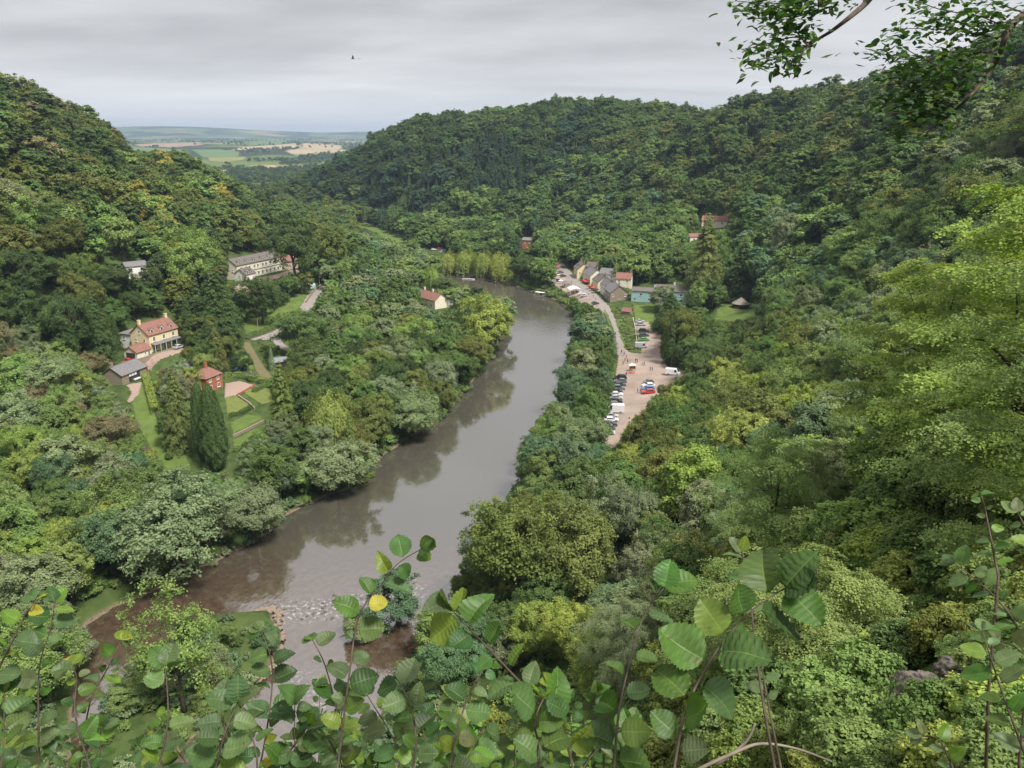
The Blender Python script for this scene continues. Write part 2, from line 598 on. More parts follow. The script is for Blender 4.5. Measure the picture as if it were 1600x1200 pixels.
def ground_mat():
    m, n, l, out = mat("woodland_ground")
    b = n.new("ShaderNodeBsdfPrincipled")
    b.inputs["Roughness"].default_value = 0.95
    b.inputs["Specular IOR Level"].default_value = 0.1
    ge = n.new("ShaderNodeNewGeometry")
    def noise(sc, det=6):
        t = n.new("ShaderNodeTexNoise")
        t.inputs["Scale"].default_value = sc
        t.inputs["Detail"].default_value = det
        l.new(ge.outputs["Position"], t.inputs["Vector"])
        return t.outputs[0]
    def mix(a, b_, f, mode='MIX'):
        x = n.new("ShaderNodeMix")
        x.data_type = 'RGBA'
        x.blend_type = mode
        for s, v in ((6, a), (7, b_), (0, f)):
            if isinstance(v, tuple):
                x.inputs[s].default_value = (*v, 1)
            elif isinstance(v, (int, float)):
                x.inputs[s].default_value = v
            else:
                l.new(v, x.inputs[s])
        return x.outputs[2]
    def rng(s, a, c, d0=0., d1=1.):
        x = n.new("ShaderNodeMapRange")
        x.inputs[1].default_value = a
        x.inputs[2].default_value = c
        x.inputs[3].default_value = d0
        x.inputs[4].default_value = d1
        l.new(s, x.inputs[0])
        return x.outputs[0]
    g = mix((0.045, 0.075, 0.022), (0.085, 0.12, 0.035), rng(noise(0.35), .35, .65))
    g = mix(g, (0.10, 0.085, 0.05), rng(noise(0.9), .58, .75, 0, .8))
    # river gravel and mud close to the water level
    sp = n.new("ShaderNodeSeparateXYZ")
    l.new(ge.outputs["Position"], sp.inputs[0])
    vo = n.new("ShaderNodeTexVoronoi")
    vo.inputs["Scale"].default_value = 2.2
    l.new(ge.outputs["Position"], vo.inputs["Vector"])
    mud = mix((0.13, 0.095, 0.06), (0.24, 0.19, 0.14), vo.outputs["Color"], 'MIX')
    g = mix(mud, g, rng(sp.outputs[2], .12, .5))
    # far farmland
    ln = n.new("ShaderNodeVectorMath")
    ln.operation = 'LENGTH'
    l.new(ge.outputs["Position"], ln.inputs[0])
    v2 = n.new("ShaderNodeTexVoronoi")
    v2.inputs["Scale"].default_value = 0.0034
    l.new(ge.outputs["Position"], v2.inputs["Vector"])
    sc = n.new("ShaderNodeSeparateColor")
    l.new(v2.outputs["Color"], sc.inputs[0])
    fld = mix((0.07, 0.115, 0.035), (0.12, 0.16, 0.05), sc.outputs[0])
    fld = mix(fld, (0.26, 0.21, 0.12), rng(sc.outputs[1], .66, .68))
    fld = mix(fld, (0.03, 0.05, 0.03), rng(noise(0.0021, 3), .5, .53))
    g = mix(g, fld, rng(ln.outputs["Value"], 1250, 1700))
    l.new(g, b.inputs["Base Color"])
    bp = n.new("ShaderNodeBump")
    bp.inputs["Strength"].default_value = 0.8
    bp.inputs["Distance"].default_value = 0.3
    l.new(noise(2.5), bp.inputs["Height"])
    l.new(bp.outputs[0], b.inputs["Normal"])
    l.new(b.outputs[0], out.inputs[0])
    return m
terrain = link("terrain", np_mesh("terrain", TV, TF, [ground_mat()], smooth=True))
tag(terrain, "wooded valley ground running out to far farmland", "terrain", kind="structure")
BVH = BVHTree.FromPolygons([tuple(v) for v in TV.tolist()], TF.tolist(), all_triangles=False)
def hit(px, py):
    d = ray(px, py).normalized()
    h = BVH.ray_cast(CAM, d, 20000)
    return h[0]
def gz(x, y):
    h = BVH.ray_cast(Vector((x, y, 600)), Vector((0, 0, -1)), 1000)
    return h[0].z if h[0] is not None else 0.0
def ground(x, y):
    return Vector((x, y, gz(x, y)))

# ------------------------------------------------------------------ water
def water_mat():
    m, n, l, out = mat("river_water")
    ge = n.new("ShaderNodeNewGeometry")
    def noise(sc, det=4, vec=None):
        t = n.new("ShaderNodeTexNoise")
        t.inputs["Scale"].default_value = sc
        t.inputs["Detail"].default_value = det
        l.new(vec or ge.outputs["Position"], t.inputs["Vector"])
        return t.outputs[0]
    def rng(s, a, c, d0=0., d1=1.):
        x = n.new("ShaderNodeMapRange")
        x.inputs[1].default_value, x.inputs[2].default_value, x.inputs[3].default_value, x.inputs[4].default_value = a, c, d0, d1
        l.new(s, x.inputs[0])
        return x.outputs[0]
    def mix(a, b_, f):
        x = n.new("ShaderNodeMix")
        x.data_type = 'RGBA'
        for s, v in ((6, a), (7, b_), (0, f)):
            if isinstance(v, tuple):
                x.inputs[s].default_value = (*v, 1)
            elif isinstance(v, (int, float)):
                x.inputs[s].default_value = v
            else:
                l.new(v, x.inputs[s])
        return x.outputs[2]
    sp = n.new("ShaderNodeSeparateXYZ")
    l.new(ge.outputs["Position"], sp.inputs[0])
    # bed showing through the shallows above and below the weir
    shallow = rng(sp.outputs[1], 160, 128)
    vo = n.new("ShaderNodeTexVoronoi")
    vo.inputs["Scale"].default_value = 0.9
    l.new(ge.outputs["Position"], vo.inputs["Vector"])
    bed = mix((0.075, 0.048, 0.03), (0.125, 0.088, 0.06), rng(noise(0.8, 8), .4, .72))
    stones = mix(bed, (0.26, 0.20, 0.14), rng(vo.outputs["Distance"], .14, .06))
    bed = mix(bed, stones, rng(noise(.12, 3), .5, .6))
    deep = mix((0.078, 0.070, 0.054), (0.09, 0.082, 0.065), noise(0.05))
    col = mix(deep, bed, shallow)
    # foam below the sill
    y0 = n.new("ShaderNodeAttribute")
    y0.attribute_name = "foam"
    mm = n.new("ShaderNodeMath")
    mm.operation = 'MULTIPLY'
    l.new(y0.outputs["Fac"], mm.inputs[0])
    l.new(rng(noise(1.3, 7), .52, .70, 0, .6), mm.inputs[1])
    col = mix(col, (0.75, 0.77, 0.78), mm.outputs[0])
    b = n.new("ShaderNodeBsdfPrincipled")
    b.inputs["Roughness"].default_value = 0.055
    b.inputs["IOR"].default_value = 3.6
    l.new(col, b.inputs["Base Color"])
    mp = n.new("ShaderNodeMapping")
    mp.inputs["Scale"].default_value = (0.55, 0.25, 1)
    mp.inputs["Rotation"].default_value = (0, 0, -.35)
    l.new(ge.outputs["Position"], mp.inputs[0])
    rip = n.new("ShaderNodeMath")
    rip.operation = 'MULTIPLY'
    l.new(noise(1.6, 5, mp.outputs[0]), rip.inputs[0])
    amp = rng(noise(0.022, 3), .42, .62, .25, 1.0)
    am = n.new("ShaderNodeMath")
    am.operation = 'MAXIMUM'
    l.new(amp, am.inputs[0])
    l.new(rng(sp.outputs[1], 150, 128, 0, 1.6), am.inputs[1])
    l.new(am.outputs[0], rip.inputs[1])
    ad = n.new("ShaderNodeMath")
    ad.operation = 'MULTIPLY_ADD'
    l.new(y0.outputs["Fac"], ad.inputs[0])
    l.new(noise(2.2, 5), ad.inputs[1])
    l.new(rip.outputs[0], ad.inputs[2])
    bp = n.new("ShaderNodeBump")
    bp.inputs["Strength"].default_value = 0.15
    bp.inputs["Distance"].default_value = 0.35
    l.new(ad.outputs[0], bp.inputs["Height"])
    l.new(bp.outputs[0], b.inputs["Normal"])
    l.new(b.outputs[0], out.inputs[0])
    return m
gx = np.arange(-360, 90, 2.0)
gy = np.arange(20, 960, 2.0)
WXg, WYg = np.meshgrid(gx, gy)
WL = [xy(*p) for p in [(428,957),(470,955),(520,950),(580,938),(640,925)]]
foam = (1 - sstep(.8, 5.5, distpoly(WXg, WYg, WL, False))) + .5 * (1 - sstep(1, 4, distpoly(WXg, WYg, [xy(470,1060), xy(500,1100)], False)))
k = np.arange(len(gy) - 1)[:, None] * len(gx) + np.arange(len(gx) - 1)[None, :]
WF = np.stack([k, k + 1, k + 1 + len(gx), k + len(gx)], -1).reshape(-1, 4)
wv = np.stack([WXg, WYg, np.zeros_like(WXg)], -1).reshape(-1, 3)
cx_, cy_ = wv[WF].mean(1)[:, 0], wv[WF].mean(1)[:, 1]
keep = inpoly(cx_, cy_, RIVER) | (distpoly(cx_, cy_, RIVER) < 4) | (distpoly(cx_, cy_, RIVER2, False) < 26)
WF = WF[keep]
used, inv = np.unique(WF, return_inverse=True)
river = link("river", np_mesh("river", wv[used], inv.reshape(-1, 4), [water_mat()], attrs={"foam": ('POINT', np.clip(foam.ravel()[used], 0, 1))}, smooth=True))
tag(river, "broad brown river winding through the valley", "river", kind="structure")

# ------------------------------------------------------------------ draped sheets (roads, car park, lawns, fields)
def drape(name, label, cat, poly, m, s=0.7, off=0.12, kind="structure"):
    P = np.array([(p[0], p[1]) for p in poly])
    x0, y0 = P.min(0)
    x1, y1 = P.max(0)
    nx, ny = int((x1 - x0) / s) + 1, int((y1 - y0) / s) + 1
    X, Y = np.meshgrid(x0 + (np.arange(nx) + .5) * s, y0 + (np.arange(ny) + .5) * s)
    ok = inpoly(X, Y, P)
    idx = {}
    v, f = [], []
    def vert(i, j):
        q = (i, j)
        if q not in idx:
            x, y = x0 + i * s, y0 + j * s
            idx[q] = len(v)
            v.append((x, y, gz(x, y) + off))
        return idx[q]
    for j, i in zip(*np.nonzero(ok)):
        i, j = int(i), int(j)
        f.append((vert(i, j), vert(i + 1, j), vert(i + 1, j + 1), vert(i, j + 1)))
    me = np_mesh(name, np.array(v), np.array(f), [m], smooth=True)
    o = link(name, me)
    return tag(o, label, cat, kind=kind)
def strip(pts, w):
    """polygon around a centre line; pts (x,y), width w or list"""
    L, R = [], []
    n = len(pts)
    for i, p in enumerate(pts):
        a, b = pts[max(i - 1, 0)], pts[min(i + 1, n - 1)]
        dx, dy = b[0] - a[0], b[1] - a[1]
        q = math.hypot(dx, dy) or 1
        ww = w[i] if hasattr(w, '__len__') else w
        L.append((p[0] - dy / q * ww / 2, p[1] + dx / q * ww / 2))
        R.append((p[0] + dy / q * ww / 2, p[1] - dx / q * ww / 2))
    return L + R[::-1]
def hx(px, py):
    h = hit(px, py)
    return (h.x, h.y)
def smooth_line(pts, k=4):
    out = []
    n = len(pts)
    for i in range(n - 1):
        p0, p1, p2, p3 = pts[max(i - 1, 0)], pts[i], pts[i + 1], pts[min(i + 2, n - 1)]
        for j in range(k):
            t = j / k
            out.append(tuple(.5 * ((2 * p1[c]) + (-p0[c] + p2[c]) * t + (2 * p0[c] - 5 * p1[c] + 4 * p2[c] - p3[c]) * t * t + (-p0[c] + 3 * p1[c] - 3 * p2[c] + p3[c]) * t ** 3) for c in range(len(p1))))
    out.append(tuple(pts[-1]))
    return out
M_gravel = simple("car_park_gravel", (0.38, 0.295, 0.24), 0.95, 0.12, 0.13, coords="Object", bump=.3, col2=(0.25, 0.195, 0.16))
M_road = simple("lane_asphalt", (0.30, 0.26, 0.235), 0.9, 0.1, 0.5, col2=(0.235, 0.205, 0.185))
M_lawn = simple("mown_lawn", (0.135, 0.185, 0.045), 0.95, 0.2, 0.3, spec=.1, bump=.4, col2=(0.085, 0.13, 0.034))
M_lawn2 = simple("dry_lawn", (0.17, 0.19, 0.055), 0.95, 0.2, 0.6, spec=.1, bump=.4, col2=(0.12, 0.155, 0.045))
M_meadow = simple("rough_meadow", (0.12, 0.16, 0.045), 0.95, 0.3, 0.25, spec=.1, bump=.6, col2=(0.065, 0.10, 0.03))
M_paving = simple("terrace_paving", (0.36, 0.26, 0.21), 0.9, 0.12, 1.5, col2=(0.29, 0.21, 0.175))
M_dirt = simple("garden_soil", (0.20, 0.145, 0.085), 0.95, 0.2, 1.2, col2=(0.12, 0.13, 0.05))

CARPARK = [hx(*p) for p in [(940,700),(950,645),(960,600),(966,560),(968,546),(976,545),(984,551),(1000,553),(1010,550),(1016,538),(1020,518),(1035,520),(1031,545),(1032,556),(1042,572),(1075,582),(1072,592),(1040,612),(1010,640),(985,700)]]
drape("car_park", "pinkish gravel car park beside the river", "car park", CARPARK, M_gravel, .6)
PARKROW = [hx(*p) for p in [(1003,552),(990,500),(1012,500),(1020,520),(1014,548)]]
drape("parking_strip", "gravel parking strip below the bright lawn", "car park", PARKROW, M_gravel, .6, .10)
ROADC = smooth_line([hx(*p) for p in [(972,556),(962,528),(956,508),(947,486),(936,472),(918,455),(898,438),(882,424),(872,412)]], 5)
drape("lane", "pale lane from the car park to the village", "road", strip(ROADC, [4.2] * 12 + [5.5] * (len(ROADC) - 12)), M_road, .6, .17)
drape("village_yard", "paved riverside yard in front of the cottages", "yard", [hx(*p) for p in [(868,410),(880,412),(905,440),(940,470),(942,482),(925,486),(898,470),(880,455),(858,440),(860,425)]], M_gravel, .7, .09)
drape("village_lawn", "bright mown lawn in front of the turquoise house", "lawn", [hx(*p) for p in [(990,477),(1022,476),(1022,503),(993,503)]], M_lawn, .7)
drape("verge", "rough scrubby verge between the lane and the parked cars", "verge", [hx(*p) for p in [(950,487),(985,480),(990,505),(1002,552),(985,549),(974,543),(966,530),(958,505)]], M_meadow, .7, .08)
drape("bank_grass", "grassy bank between the river trees and the car park", "verge", [hx(*p) for p in [(936,480),(946,490),(955,515),(964,545),(962,570),(955,610),(946,650),(941,690),(932,690),(938,640),(950,590),(956,550),(945,505)]], M_lawn, .7, .06)
drape("summerhouse_lawn", "lawn around the round summerhouse", "lawn", [hx(*p) for p in [(1095,492),(1115,480),(1140,474),(1180,472),(1190,495),(1150,503),(1110,503)]], M_lawn, .7)
drape("long_lawn", "long sloping garden lawn below the slate-roofed studio", "lawn", [hx(*p) for p in [(205,625),(222,600),(230,592),(236,620),(243,650),(262,690),(292,715),(300,735),(262,738),(235,700),(212,655)]], M_lawn, .6)
drape("studio_path", "pinkish path curving down from the studio", "path", [hx(*p) for p in [(198,602),(222,598),(216,618),(204,630),(198,628),(206,615)]], M_paving, .5, .2)
drape("hotel_lawn", "lawn below the white hotel beside the lane", "lawn", [hx(*p) for p in [(378,505),(430,488),(445,470),(478,458),(492,455),(470,486),(440,504),(385,522)]], M_lawn, .7)
drape("hotel_terrace", "gravel terrace in front of the white hotel", "yard", [hx(*p) for p in [(362,455),(378,440),(436,428),(470,424),(470,430),(430,440),(385,458),(372,464)]], M_paving, .7)
LANE2 = smooth_line([hx(*p) for p in [(390,530),(425,520),(460,500),(478,482),(490,462),(512,448)]], 5)
drape("hotel_lane", "narrow walled lane curving up past the hotel lawn", "road", strip(LANE2, 4.6), M_road, .6, .17)
drape("lane_fork", "lane turning down beside the big round tree", "road", [hx(*p) for p in [(425,520),(440,512),(436,526),(445,540),(462,547),(460,553),(436,545),(424,532),(408,532)]], M_road, .6, .22)
drape("garden_lawn", "dry terrace lawn beside the brick house", "lawn", [hx(*p) for p in [(352,622),(374,618),(390,630),(372,648),(356,652)]], M_lawn2, .5)
drape("garden_lawn", "dry terrace lawn under the garden hedge", "lawn", [hx(*p) for p in [(380,612),(400,604),(424,608),(426,628),(410,632),(396,624)]], M_lawn2, .5)
drape("garden_lawn", "lower green terrace lawn above the stone wall", "lawn", [hx(*p) for p in [(360,662),(385,648),(408,652),(408,656),(365,678)]], M_lawn, .5)
drape("garden_lawn", "lowest grass strip under the stone garden wall", "lawn", [hx(*p) for p in [(365,688),(412,664),(424,668),(390,700),(366,700)]], M_lawn, .5)
drape("brick_terrace", "pinkish paved terrace beside the brick house", "yard", [hx(*p) for p in [(351,622),(352,600),(375,596),(400,603),(380,612),(370,618)]], M_paving, .5, .15)
drape("garden_track", "bare earthy track between the gardens", "path", [hx(*p) for p in [(376,535),(390,535),(404,560),(418,580),(426,590),(410,594),(400,580),(395,565)]], M_dirt, .5)
drape("garden_lawn", "small garden lawn with clipped shrubs by the track", "lawn", [hx(*p) for p in [(352,555),(372,548),(392,562),(398,578),(375,578),(355,572)]], M_lawn, .5)
drape("house_terrace", "gravel drive below the cream house", "yard", [hx(*p) for p in [(195,566),(225,562),(285,543),(288,548),(240,575),(232,585),(222,590),(190,575)]], M_paving, .6)
drape("riverside_lawn", "lawn behind the riverside cottage", "lawn", [hx(*p) for p in [(686,470),(700,465),(726,470),(726,482),(705,482)]], M_lawn, .6)
drape("meadow", "bright green meadow far up the valley", "field", [hx(*p) for p in [(552,346),(575,346),(600,352),(628,366),(640,378),(622,380),(590,366),(560,356)]], M_lawn, 1.5, .2)

# far fields of the plain
M_straw = simple("stubble_field", (0.40, 0.31, 0.19), 0.95, 0.1, 0.01, col2=(0.33, 0.26, 0.165))
M_fgreen = simple("pasture_field", (0.115, 0.18, 0.06), 0.95, 0.1, 0.01, col2=(0.09, 0.15, 0.05))
M_fpink = simple("ploughed_field", (0.30, 0.21, 0.16), 0.95, 0.1, 0.01)
M_folive = simple("rough_field", (0.22, 0.22, 0.075), 0.95, 0.1, 0.01)
FIELDS = [
 ("pale straw field below the blue hill, longest of the stubble fields", M_straw, [(360,236),(378,230),(430,227),(462,224),(468,231),(420,233)]),
 ("pale straw field right of the far lane", M_straw, [(466,231),(474,224),(500,225),(536,228),(534,234),(500,236)]),
 ("straw field in the middle of the plain, cut by the far lane", M_straw, [(446,236),(470,232),(505,236),(512,240),(470,243),(455,241)]),
 ("straw field touching the dark wooded hill", M_straw, [(505,236),(538,234),(541,236),(522,242),(512,240)]),
 ("reddish ploughed field under the blue hill", M_fpink, [(212,226),(262,224),(312,223),(318,227),(270,231),(215,229)]),
 ("wide green pasture behind the end of the left ridge", M_fgreen, [(200,229),(268,233),(292,236),(296,242),(250,243),(202,240)]),
 ("green pasture with hedges above the olive field", M_fgreen, [(300,234),(345,234),(375,238),(372,246),(318,247)]),
 ("olive-yellow field above the far village trees", M_folive, [(325,247),(384,245),(382,250),(355,254),(328,252)]),
 ("green field below the straw fields", M_fgreen, [(458,241),(500,239),(498,244),(462,245)]),
 ("strip of pasture along the foot of the blue hill", M_fgreen, [(378,222),(430,219),(455,221),(440,226),(385,228)]),
 ("small straw field among the far village trees", M_straw, [(416,259),(431,259),(431,265),(417,264)]),
 ("small pale field left of the far village trees", M_straw, [(343,266),(360,266),(358,274),(344,273)]),
]
for lab, m, pp in FIELDS:
    P = []
    for p in pp:
        q = hit(*p)
        if q is not None:
            P.append((q.x, q.y))
    if len(P) < 3:
        continue
    A = np.array(P)
    s = max(np.ptp(A[:, 0]), np.ptp(A[:, 1])) / 60
    drape("field", lab, "field", P, m, max(s, 6), 1.2)

# ------------------------------------------------------------------ buildings
M_cream = simple("cream_render", (0.80, 0.68, 0.42), 0.9, 0.06, .8)
M_white = simple("white_render", (0.82, 0.80, 0.74), 0.9, 0.06, .8)
M_ivory = simple("ivory_render", (0.80, 0.74, 0.58), 0.9, 0.06, .8)
M_turq = simple("turquoise_render", (0.33, 0.52, 0.52), 0.9, 0.06, .8)
M_stone = simple("rubble_stone", (0.34, 0.27, 0.20), 0.95, 0.3, 3.5, bump=.6, col2=(0.22, 0.18, 0.14))
M_brick = simple("red_brick", (0.42, 0.15, 0.08), 0.95, 0.2, 4, bump=.4)
M_tile = simple("red_brown_tiles", (0.27, 0.135, 0.105), 0.9, 0.2, 2.0, stretch=(1, 4, 4), bump=.5)
M_slate = simple("grey_slates", (0.20, 0.19, 0.19), 0.85, 0.22, 2.0, stretch=(1, 4, 4), bump=.5)
M_slate2 = simple("brown_grey_tiles", (0.17, 0.145, 0.13), 0.9, 0.22, 2.0, stretch=(1, 4, 4), bump=.5)
M_trim = simple("white_paint", (0.8, 0.8, 0.78), 0.6, 0.04, 2)
M_pane = simple("window_glass", (0.045, 0.05, 0.055), 0.08, 0.2, 1.5, spec=.6)
M_wood = simple("weathered_wood", (0.22, 0.14, 0.085), 0.85, 0.25, 3, stretch=(1, 1, 6))
M_dark = simple("dark_timber", (0.06, 0.05, 0.045), 0.85, 0.2, 3)
M_red = simple("red_canvas", (0.55, 0.06, 0.05), 0.8, 0.1, 2)
M_canvas = simple("white_canvas", (0.82, 0.82, 0.80), 0.7, 0.04, 1)
M_thatch = simple("grey_shingle", (0.30, 0.26, 0.22), 0.95, 0.2, 3, bump=.6)
M_metal = simple("grey_metal", (0.35, 0.36, 0.37), 0.45, 0.1, 2, metallic=.6)
M_blue = simple("blue_cover", (0.12, 0.28, 0.55), 0.6, 0.1, 2)
M_black = simple("black_rubber", (0.02, 0.02, 0.02), 0.8, 0.1, 3)
FOOT = []
BV, BF = [], []
def foot(o, L, D, h):
    M = Matrix.LocRotScale(o.location, o.rotation_euler, None)
    c = [M @ Vector(p) for p in ((-.6, -.6, 0), (L + .6, -.6, 0), (L + .6, D + .6, 0), (-.6, D + .6, 0))]
    FOOT.append([(p.x, p.y) for p in c])
    b = len(BV)
    for z in (0, h):
        BV.extend([(p.x, p.y, p.z + z) for p in c])
    BF.extend([tuple(b + i for i in q) for q in ((0, 1, 5, 4), (1, 2, 6, 5), (2, 3, 7, 6), (3, 0, 4, 7), (4, 5, 6, 7))])
def window(par, face, x, z, w, h, L, D, sill=True, fm=None):
    """frame proud of the wall with a pane set inside it"""
    def T(mb):
        out = []
        for (a, d, c) in mb.v:          # a along wall, d outward distance, c height
            if face == 'F':
                out.append((a, -d, c))
            elif face == 'B':
                out.append((L - a, D + d, c))
            elif face == 'L':
                out.append((-d, D - a, c))
            else:
                out.append((L + d, a, c))
        mb.v = out
        return mb
    f = MB()
    b = .11
    f.box(x, x + b, .0, .07, z, z + h).box(x + w - b, x + w, .0, .07, z, z + h).box(x + b, x + w - b, .0, .07, z + h - b, z + h).box(x + b, x + w - b, .0, .07, z, z + b)
    if w > .8:
        f.box(x + w / 2 - .05, x + w / 2 + .05, .0, .06, z + b, z + h - b)
    fo = T(f).obj("window", fm or M_trim, par)
    p = MB()
    p.box(x + b * .8, x + w - b * .8, .005, .03, z + b * .8, z + h - b * .8)
    T(p).obj("pane", M_pane, fo)
    if sill:
        s = MB()
        s.box(x - .1, x + w + .1, .0, .16, z - .1, z - .005)
        T(s).obj("sill", M_trim, fo)
    return fo
def house(name, label, loc, ang, L, D, h, rise, wm, rm, wins=(), chims=(), dorm=(), doors=(), cat="house", over=.35, group=None, root=None, off=(0, 0, 0), hip=False, cm=None):
    own = root is None
    if own:
        root = empty(name, loc, ang, label, cat, group)
        foot(root, L, D, h + rise * .6)
    ox, oy, oz = off
    w = MB()
    w.prism([(0, -.8), (D, -.8), (D, h), (D / 2, h + (0 if hip else rise)), (0, h)], 0, L, 'x')
    wo = w.obj("wall", wm, root, loc=(ox, oy, oz))
    r = MB()
    t = .16
    s = rise / (D / 2)
    e = over
    hx_ = D / 2 if hip else 0
    if hip:
        r.poly([(-e, -e, h - s * e), (L + e, -e, h - s * e), (L - hx_ * .8, D / 2, h + rise), (hx_ * .8, D / 2, h + rise)])
        r.poly([(L + e, D + e, h - s * e), (-e, D + e, h - s * e), (hx_ * .8, D / 2, h + rise), (L - hx_ * .8, D / 2, h + rise)])
        r.poly([(-e, D + e, h - s * e), (-e, -e, h - s * e), (hx_ * .8, D / 2, h + rise)])
        r.poly([(L + e, -e, h - s * e), (L + e, D + e, h - s * e), (L - hx_ * .8, D / 2, h + rise)])
        r.poly([(-e, -e, h - s * e - .02), (-e, D + e, h - s * e - .02), (L + e, D + e, h - s * e - .02), (L + e, -e, h - s * e - .02)])
    else:
        r.prism([(-e, h - s * e + .03), (D / 2, h + rise + .03), (D / 2, h + rise + .03 + t), (-e, h - s * e + .03 + t)], -e, L + e, 'x')
        r.prism([(D / 2, h + rise + .03), (D + e, h - s * e + .03), (D + e, h - s * e + .03 + t), (D / 2, h + rise + .03 + t)], -e, L + e, 'x')
    ro = r.obj("roof", rm, root, loc=(ox, oy, oz))
    if not hip:
        rc = MB()
        rc.box(-e - .02, L + e + .02, D / 2 - .13, D / 2 + .13, h + rise + .1, h + rise + .28)
        rc.obj("ridge", rm, ro)
    for cx, cyy in chims:
        c = MB()
        zb = h + rise * (1 - abs(cyy - D / 2) / (D / 2)) - .5
        c.box(cx - .45, cx + .45, cyy - .35, cyy + .35, zb, zb + 1.9).box(cx - .52, cx + .52, cyy - .42, cyy + .42, zb + 1.9, zb + 2.05)
        co = c.obj("chimney", cm or wm, ro)
        for dx in (-.2, .2):
            q = MB()
            q.cone((cx + dx, cyy), .12, zb + 2.05, zb + 2.5, 7, .1)
            q.obj("chimney_pot", M_tile, co)
    for dx in dorm:
        d = MB()
        yb, dw, dz = .55, 1.3, h + s * .55 - .1
        d.prism([(dx - dw / 2, dz), (dx + dw / 2, dz), (dx + dw / 2, dz + 1.25), (dx, dz + 1.85), (dx - dw / 2, dz + 1.25)], yb, yb + 2.6, 'y')
        do = d.obj("dormer", M_trim, root, loc=(ox, oy, oz))
        dr = MB()
        dr.prism([(dx - dw / 2 - .15, dz + 1.13), (dx, dz + 1.87), (dx, dz + 2.0), (dx - dw / 2 - .2, dz + 1.22)], yb - .15, yb + 2.6, 'y')
        dr.prism([(dx, dz + 1.87), (dx + dw / 2 + .15, dz + 1.13), (dx + dw / 2 + .2, dz + 1.22), (dx, dz + 2.0)], yb - .15, yb + 2.6, 'y')
        dr.obj("dormer_roof", rm, do)
        dp = MB()
        dp.box(dx - .4, dx + .4, yb - .03, yb - .005, dz + .2, dz + 1.15)
        dp.obj("pane", M_pane, do)
    for wd in wins:
        f, x, z, ww, hh = wd
        o = window(root, f, x, z, ww, hh, L, D)
        o.location = (ox, oy, oz)
    for (f, x, ww, hh, dm) in doors:
        o = window(root, f, x, -.02, ww, hh, L, D, False, dm)
        o.name = "door"
        o.location = (ox, oy, oz)
    return root
def ang_px(a, b, z):
    p, q = V3(*a, z), V3(*b, z)
    return math.atan2(q.y - p.y, q.x - p.x)

# cream house with veranda, wing and garage
A1 = ang_px((236, 551), (278, 538), 14)
cr = house("cream_house", "three-storey cream house with red-brown roof and three dormers on the left slope", SITE['cream'], A1, 13.2, 8.6, 6.2, 3.4, M_cream, M_tile,
  wins=[('F', 1.6, 3.6, 1.1, 1.7), ('F', 6.0, 3.6, 1.1, 1.7), ('F', 10.3, 3.6, 1.1, 1.7), ('F', 1.2, .5, 1.7, 1.9), ('F', 10.2, .5, 1.6, 1.9), ('L', 2.0, 3.4, .9, 1.2), ('L', 5.9, 3.2, .8, 1.5), ('L', 4.0, 6.4, .8, 1.3), ('L', 6.3, .6, .7, 1.2)],
  chims=[(.6, 4.3), (12.6, 4.3)], dorm=(2.2, 6.6, 10.9), doors=[('F', 6.0, 1.3, 2.3, M_trim)])
v = MB()
v.poly([(.3, -1.9, 2.75), (12.9, -1.9, 2.75), (12.9, -.02, 3.25), (.3, -.02, 3.25)])
v.box(.3, 12.9, -1.9, -1.8, 2.6, 2.74)
v.obj("veranda_roof", M_slate, cr)
for i in range(6):
    MB().box(.5 + i * 2.45 - .06, .5 + i * 2.45 + .06, -1.88, -1.76, 0, 2.6).obj("veranda_post", M_trim, cr)
house("", "", None, 0, 6, 7, 4.8, 1.3, M_white, M_slate, wins=[('L', 1.5, 2.6, 1.1, 1.2), ('L', 4.6, .6, 1.0, 1.5)], root=cr, off=(1.5, 8.62, .6), hip=True)
g = house("garage", "cream garage with red-brown roof and an open front beside the cream house", cr.matrix_basis @ Vector((-7.0, -1.2, -.6)), A1, 6.2, 6.0, 2.5, 1.7, M_ivory, M_tile,
  wins=[('F', 3.2, 1.0, .7, .9)], doors=[('F', 4.6, .9, 2.0, M_trim)], cat="garage")
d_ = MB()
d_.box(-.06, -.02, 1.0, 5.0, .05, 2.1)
d_.obj("garage_shade_panel", M_dark, g)  # dark panel on the closed end wall, coloured as the shade inside an opening
rt = MB()
rt.box(-8.5, 15, -3.4, -3.0, -2.2, .35)
o = rt.obj("terrace_wall", M_stone, None, loc=SITE['cream'], rot=(0, 0, A1))
tag(o, "long rubble-stone terrace wall below the cream house", "wall")
rt = MB()
rt.box(2, 16, -7.2, -6.9, -3.4, -1.3)
o = rt.obj("terrace_wall", M_stone, None, loc=SITE['cream'], rot=(0, 0, A1))
tag(o, "lower drive wall in front of the cream house terrace", "wall")
o = house("lean_to_shelter", "dark open shelter with a grey roof right of the cream house", cr.matrix_basis @ Vector((15.5, 5, 1)), A1, 5, 3.5, 2.2, .7, M_dark, M_slate, cat="shelter")

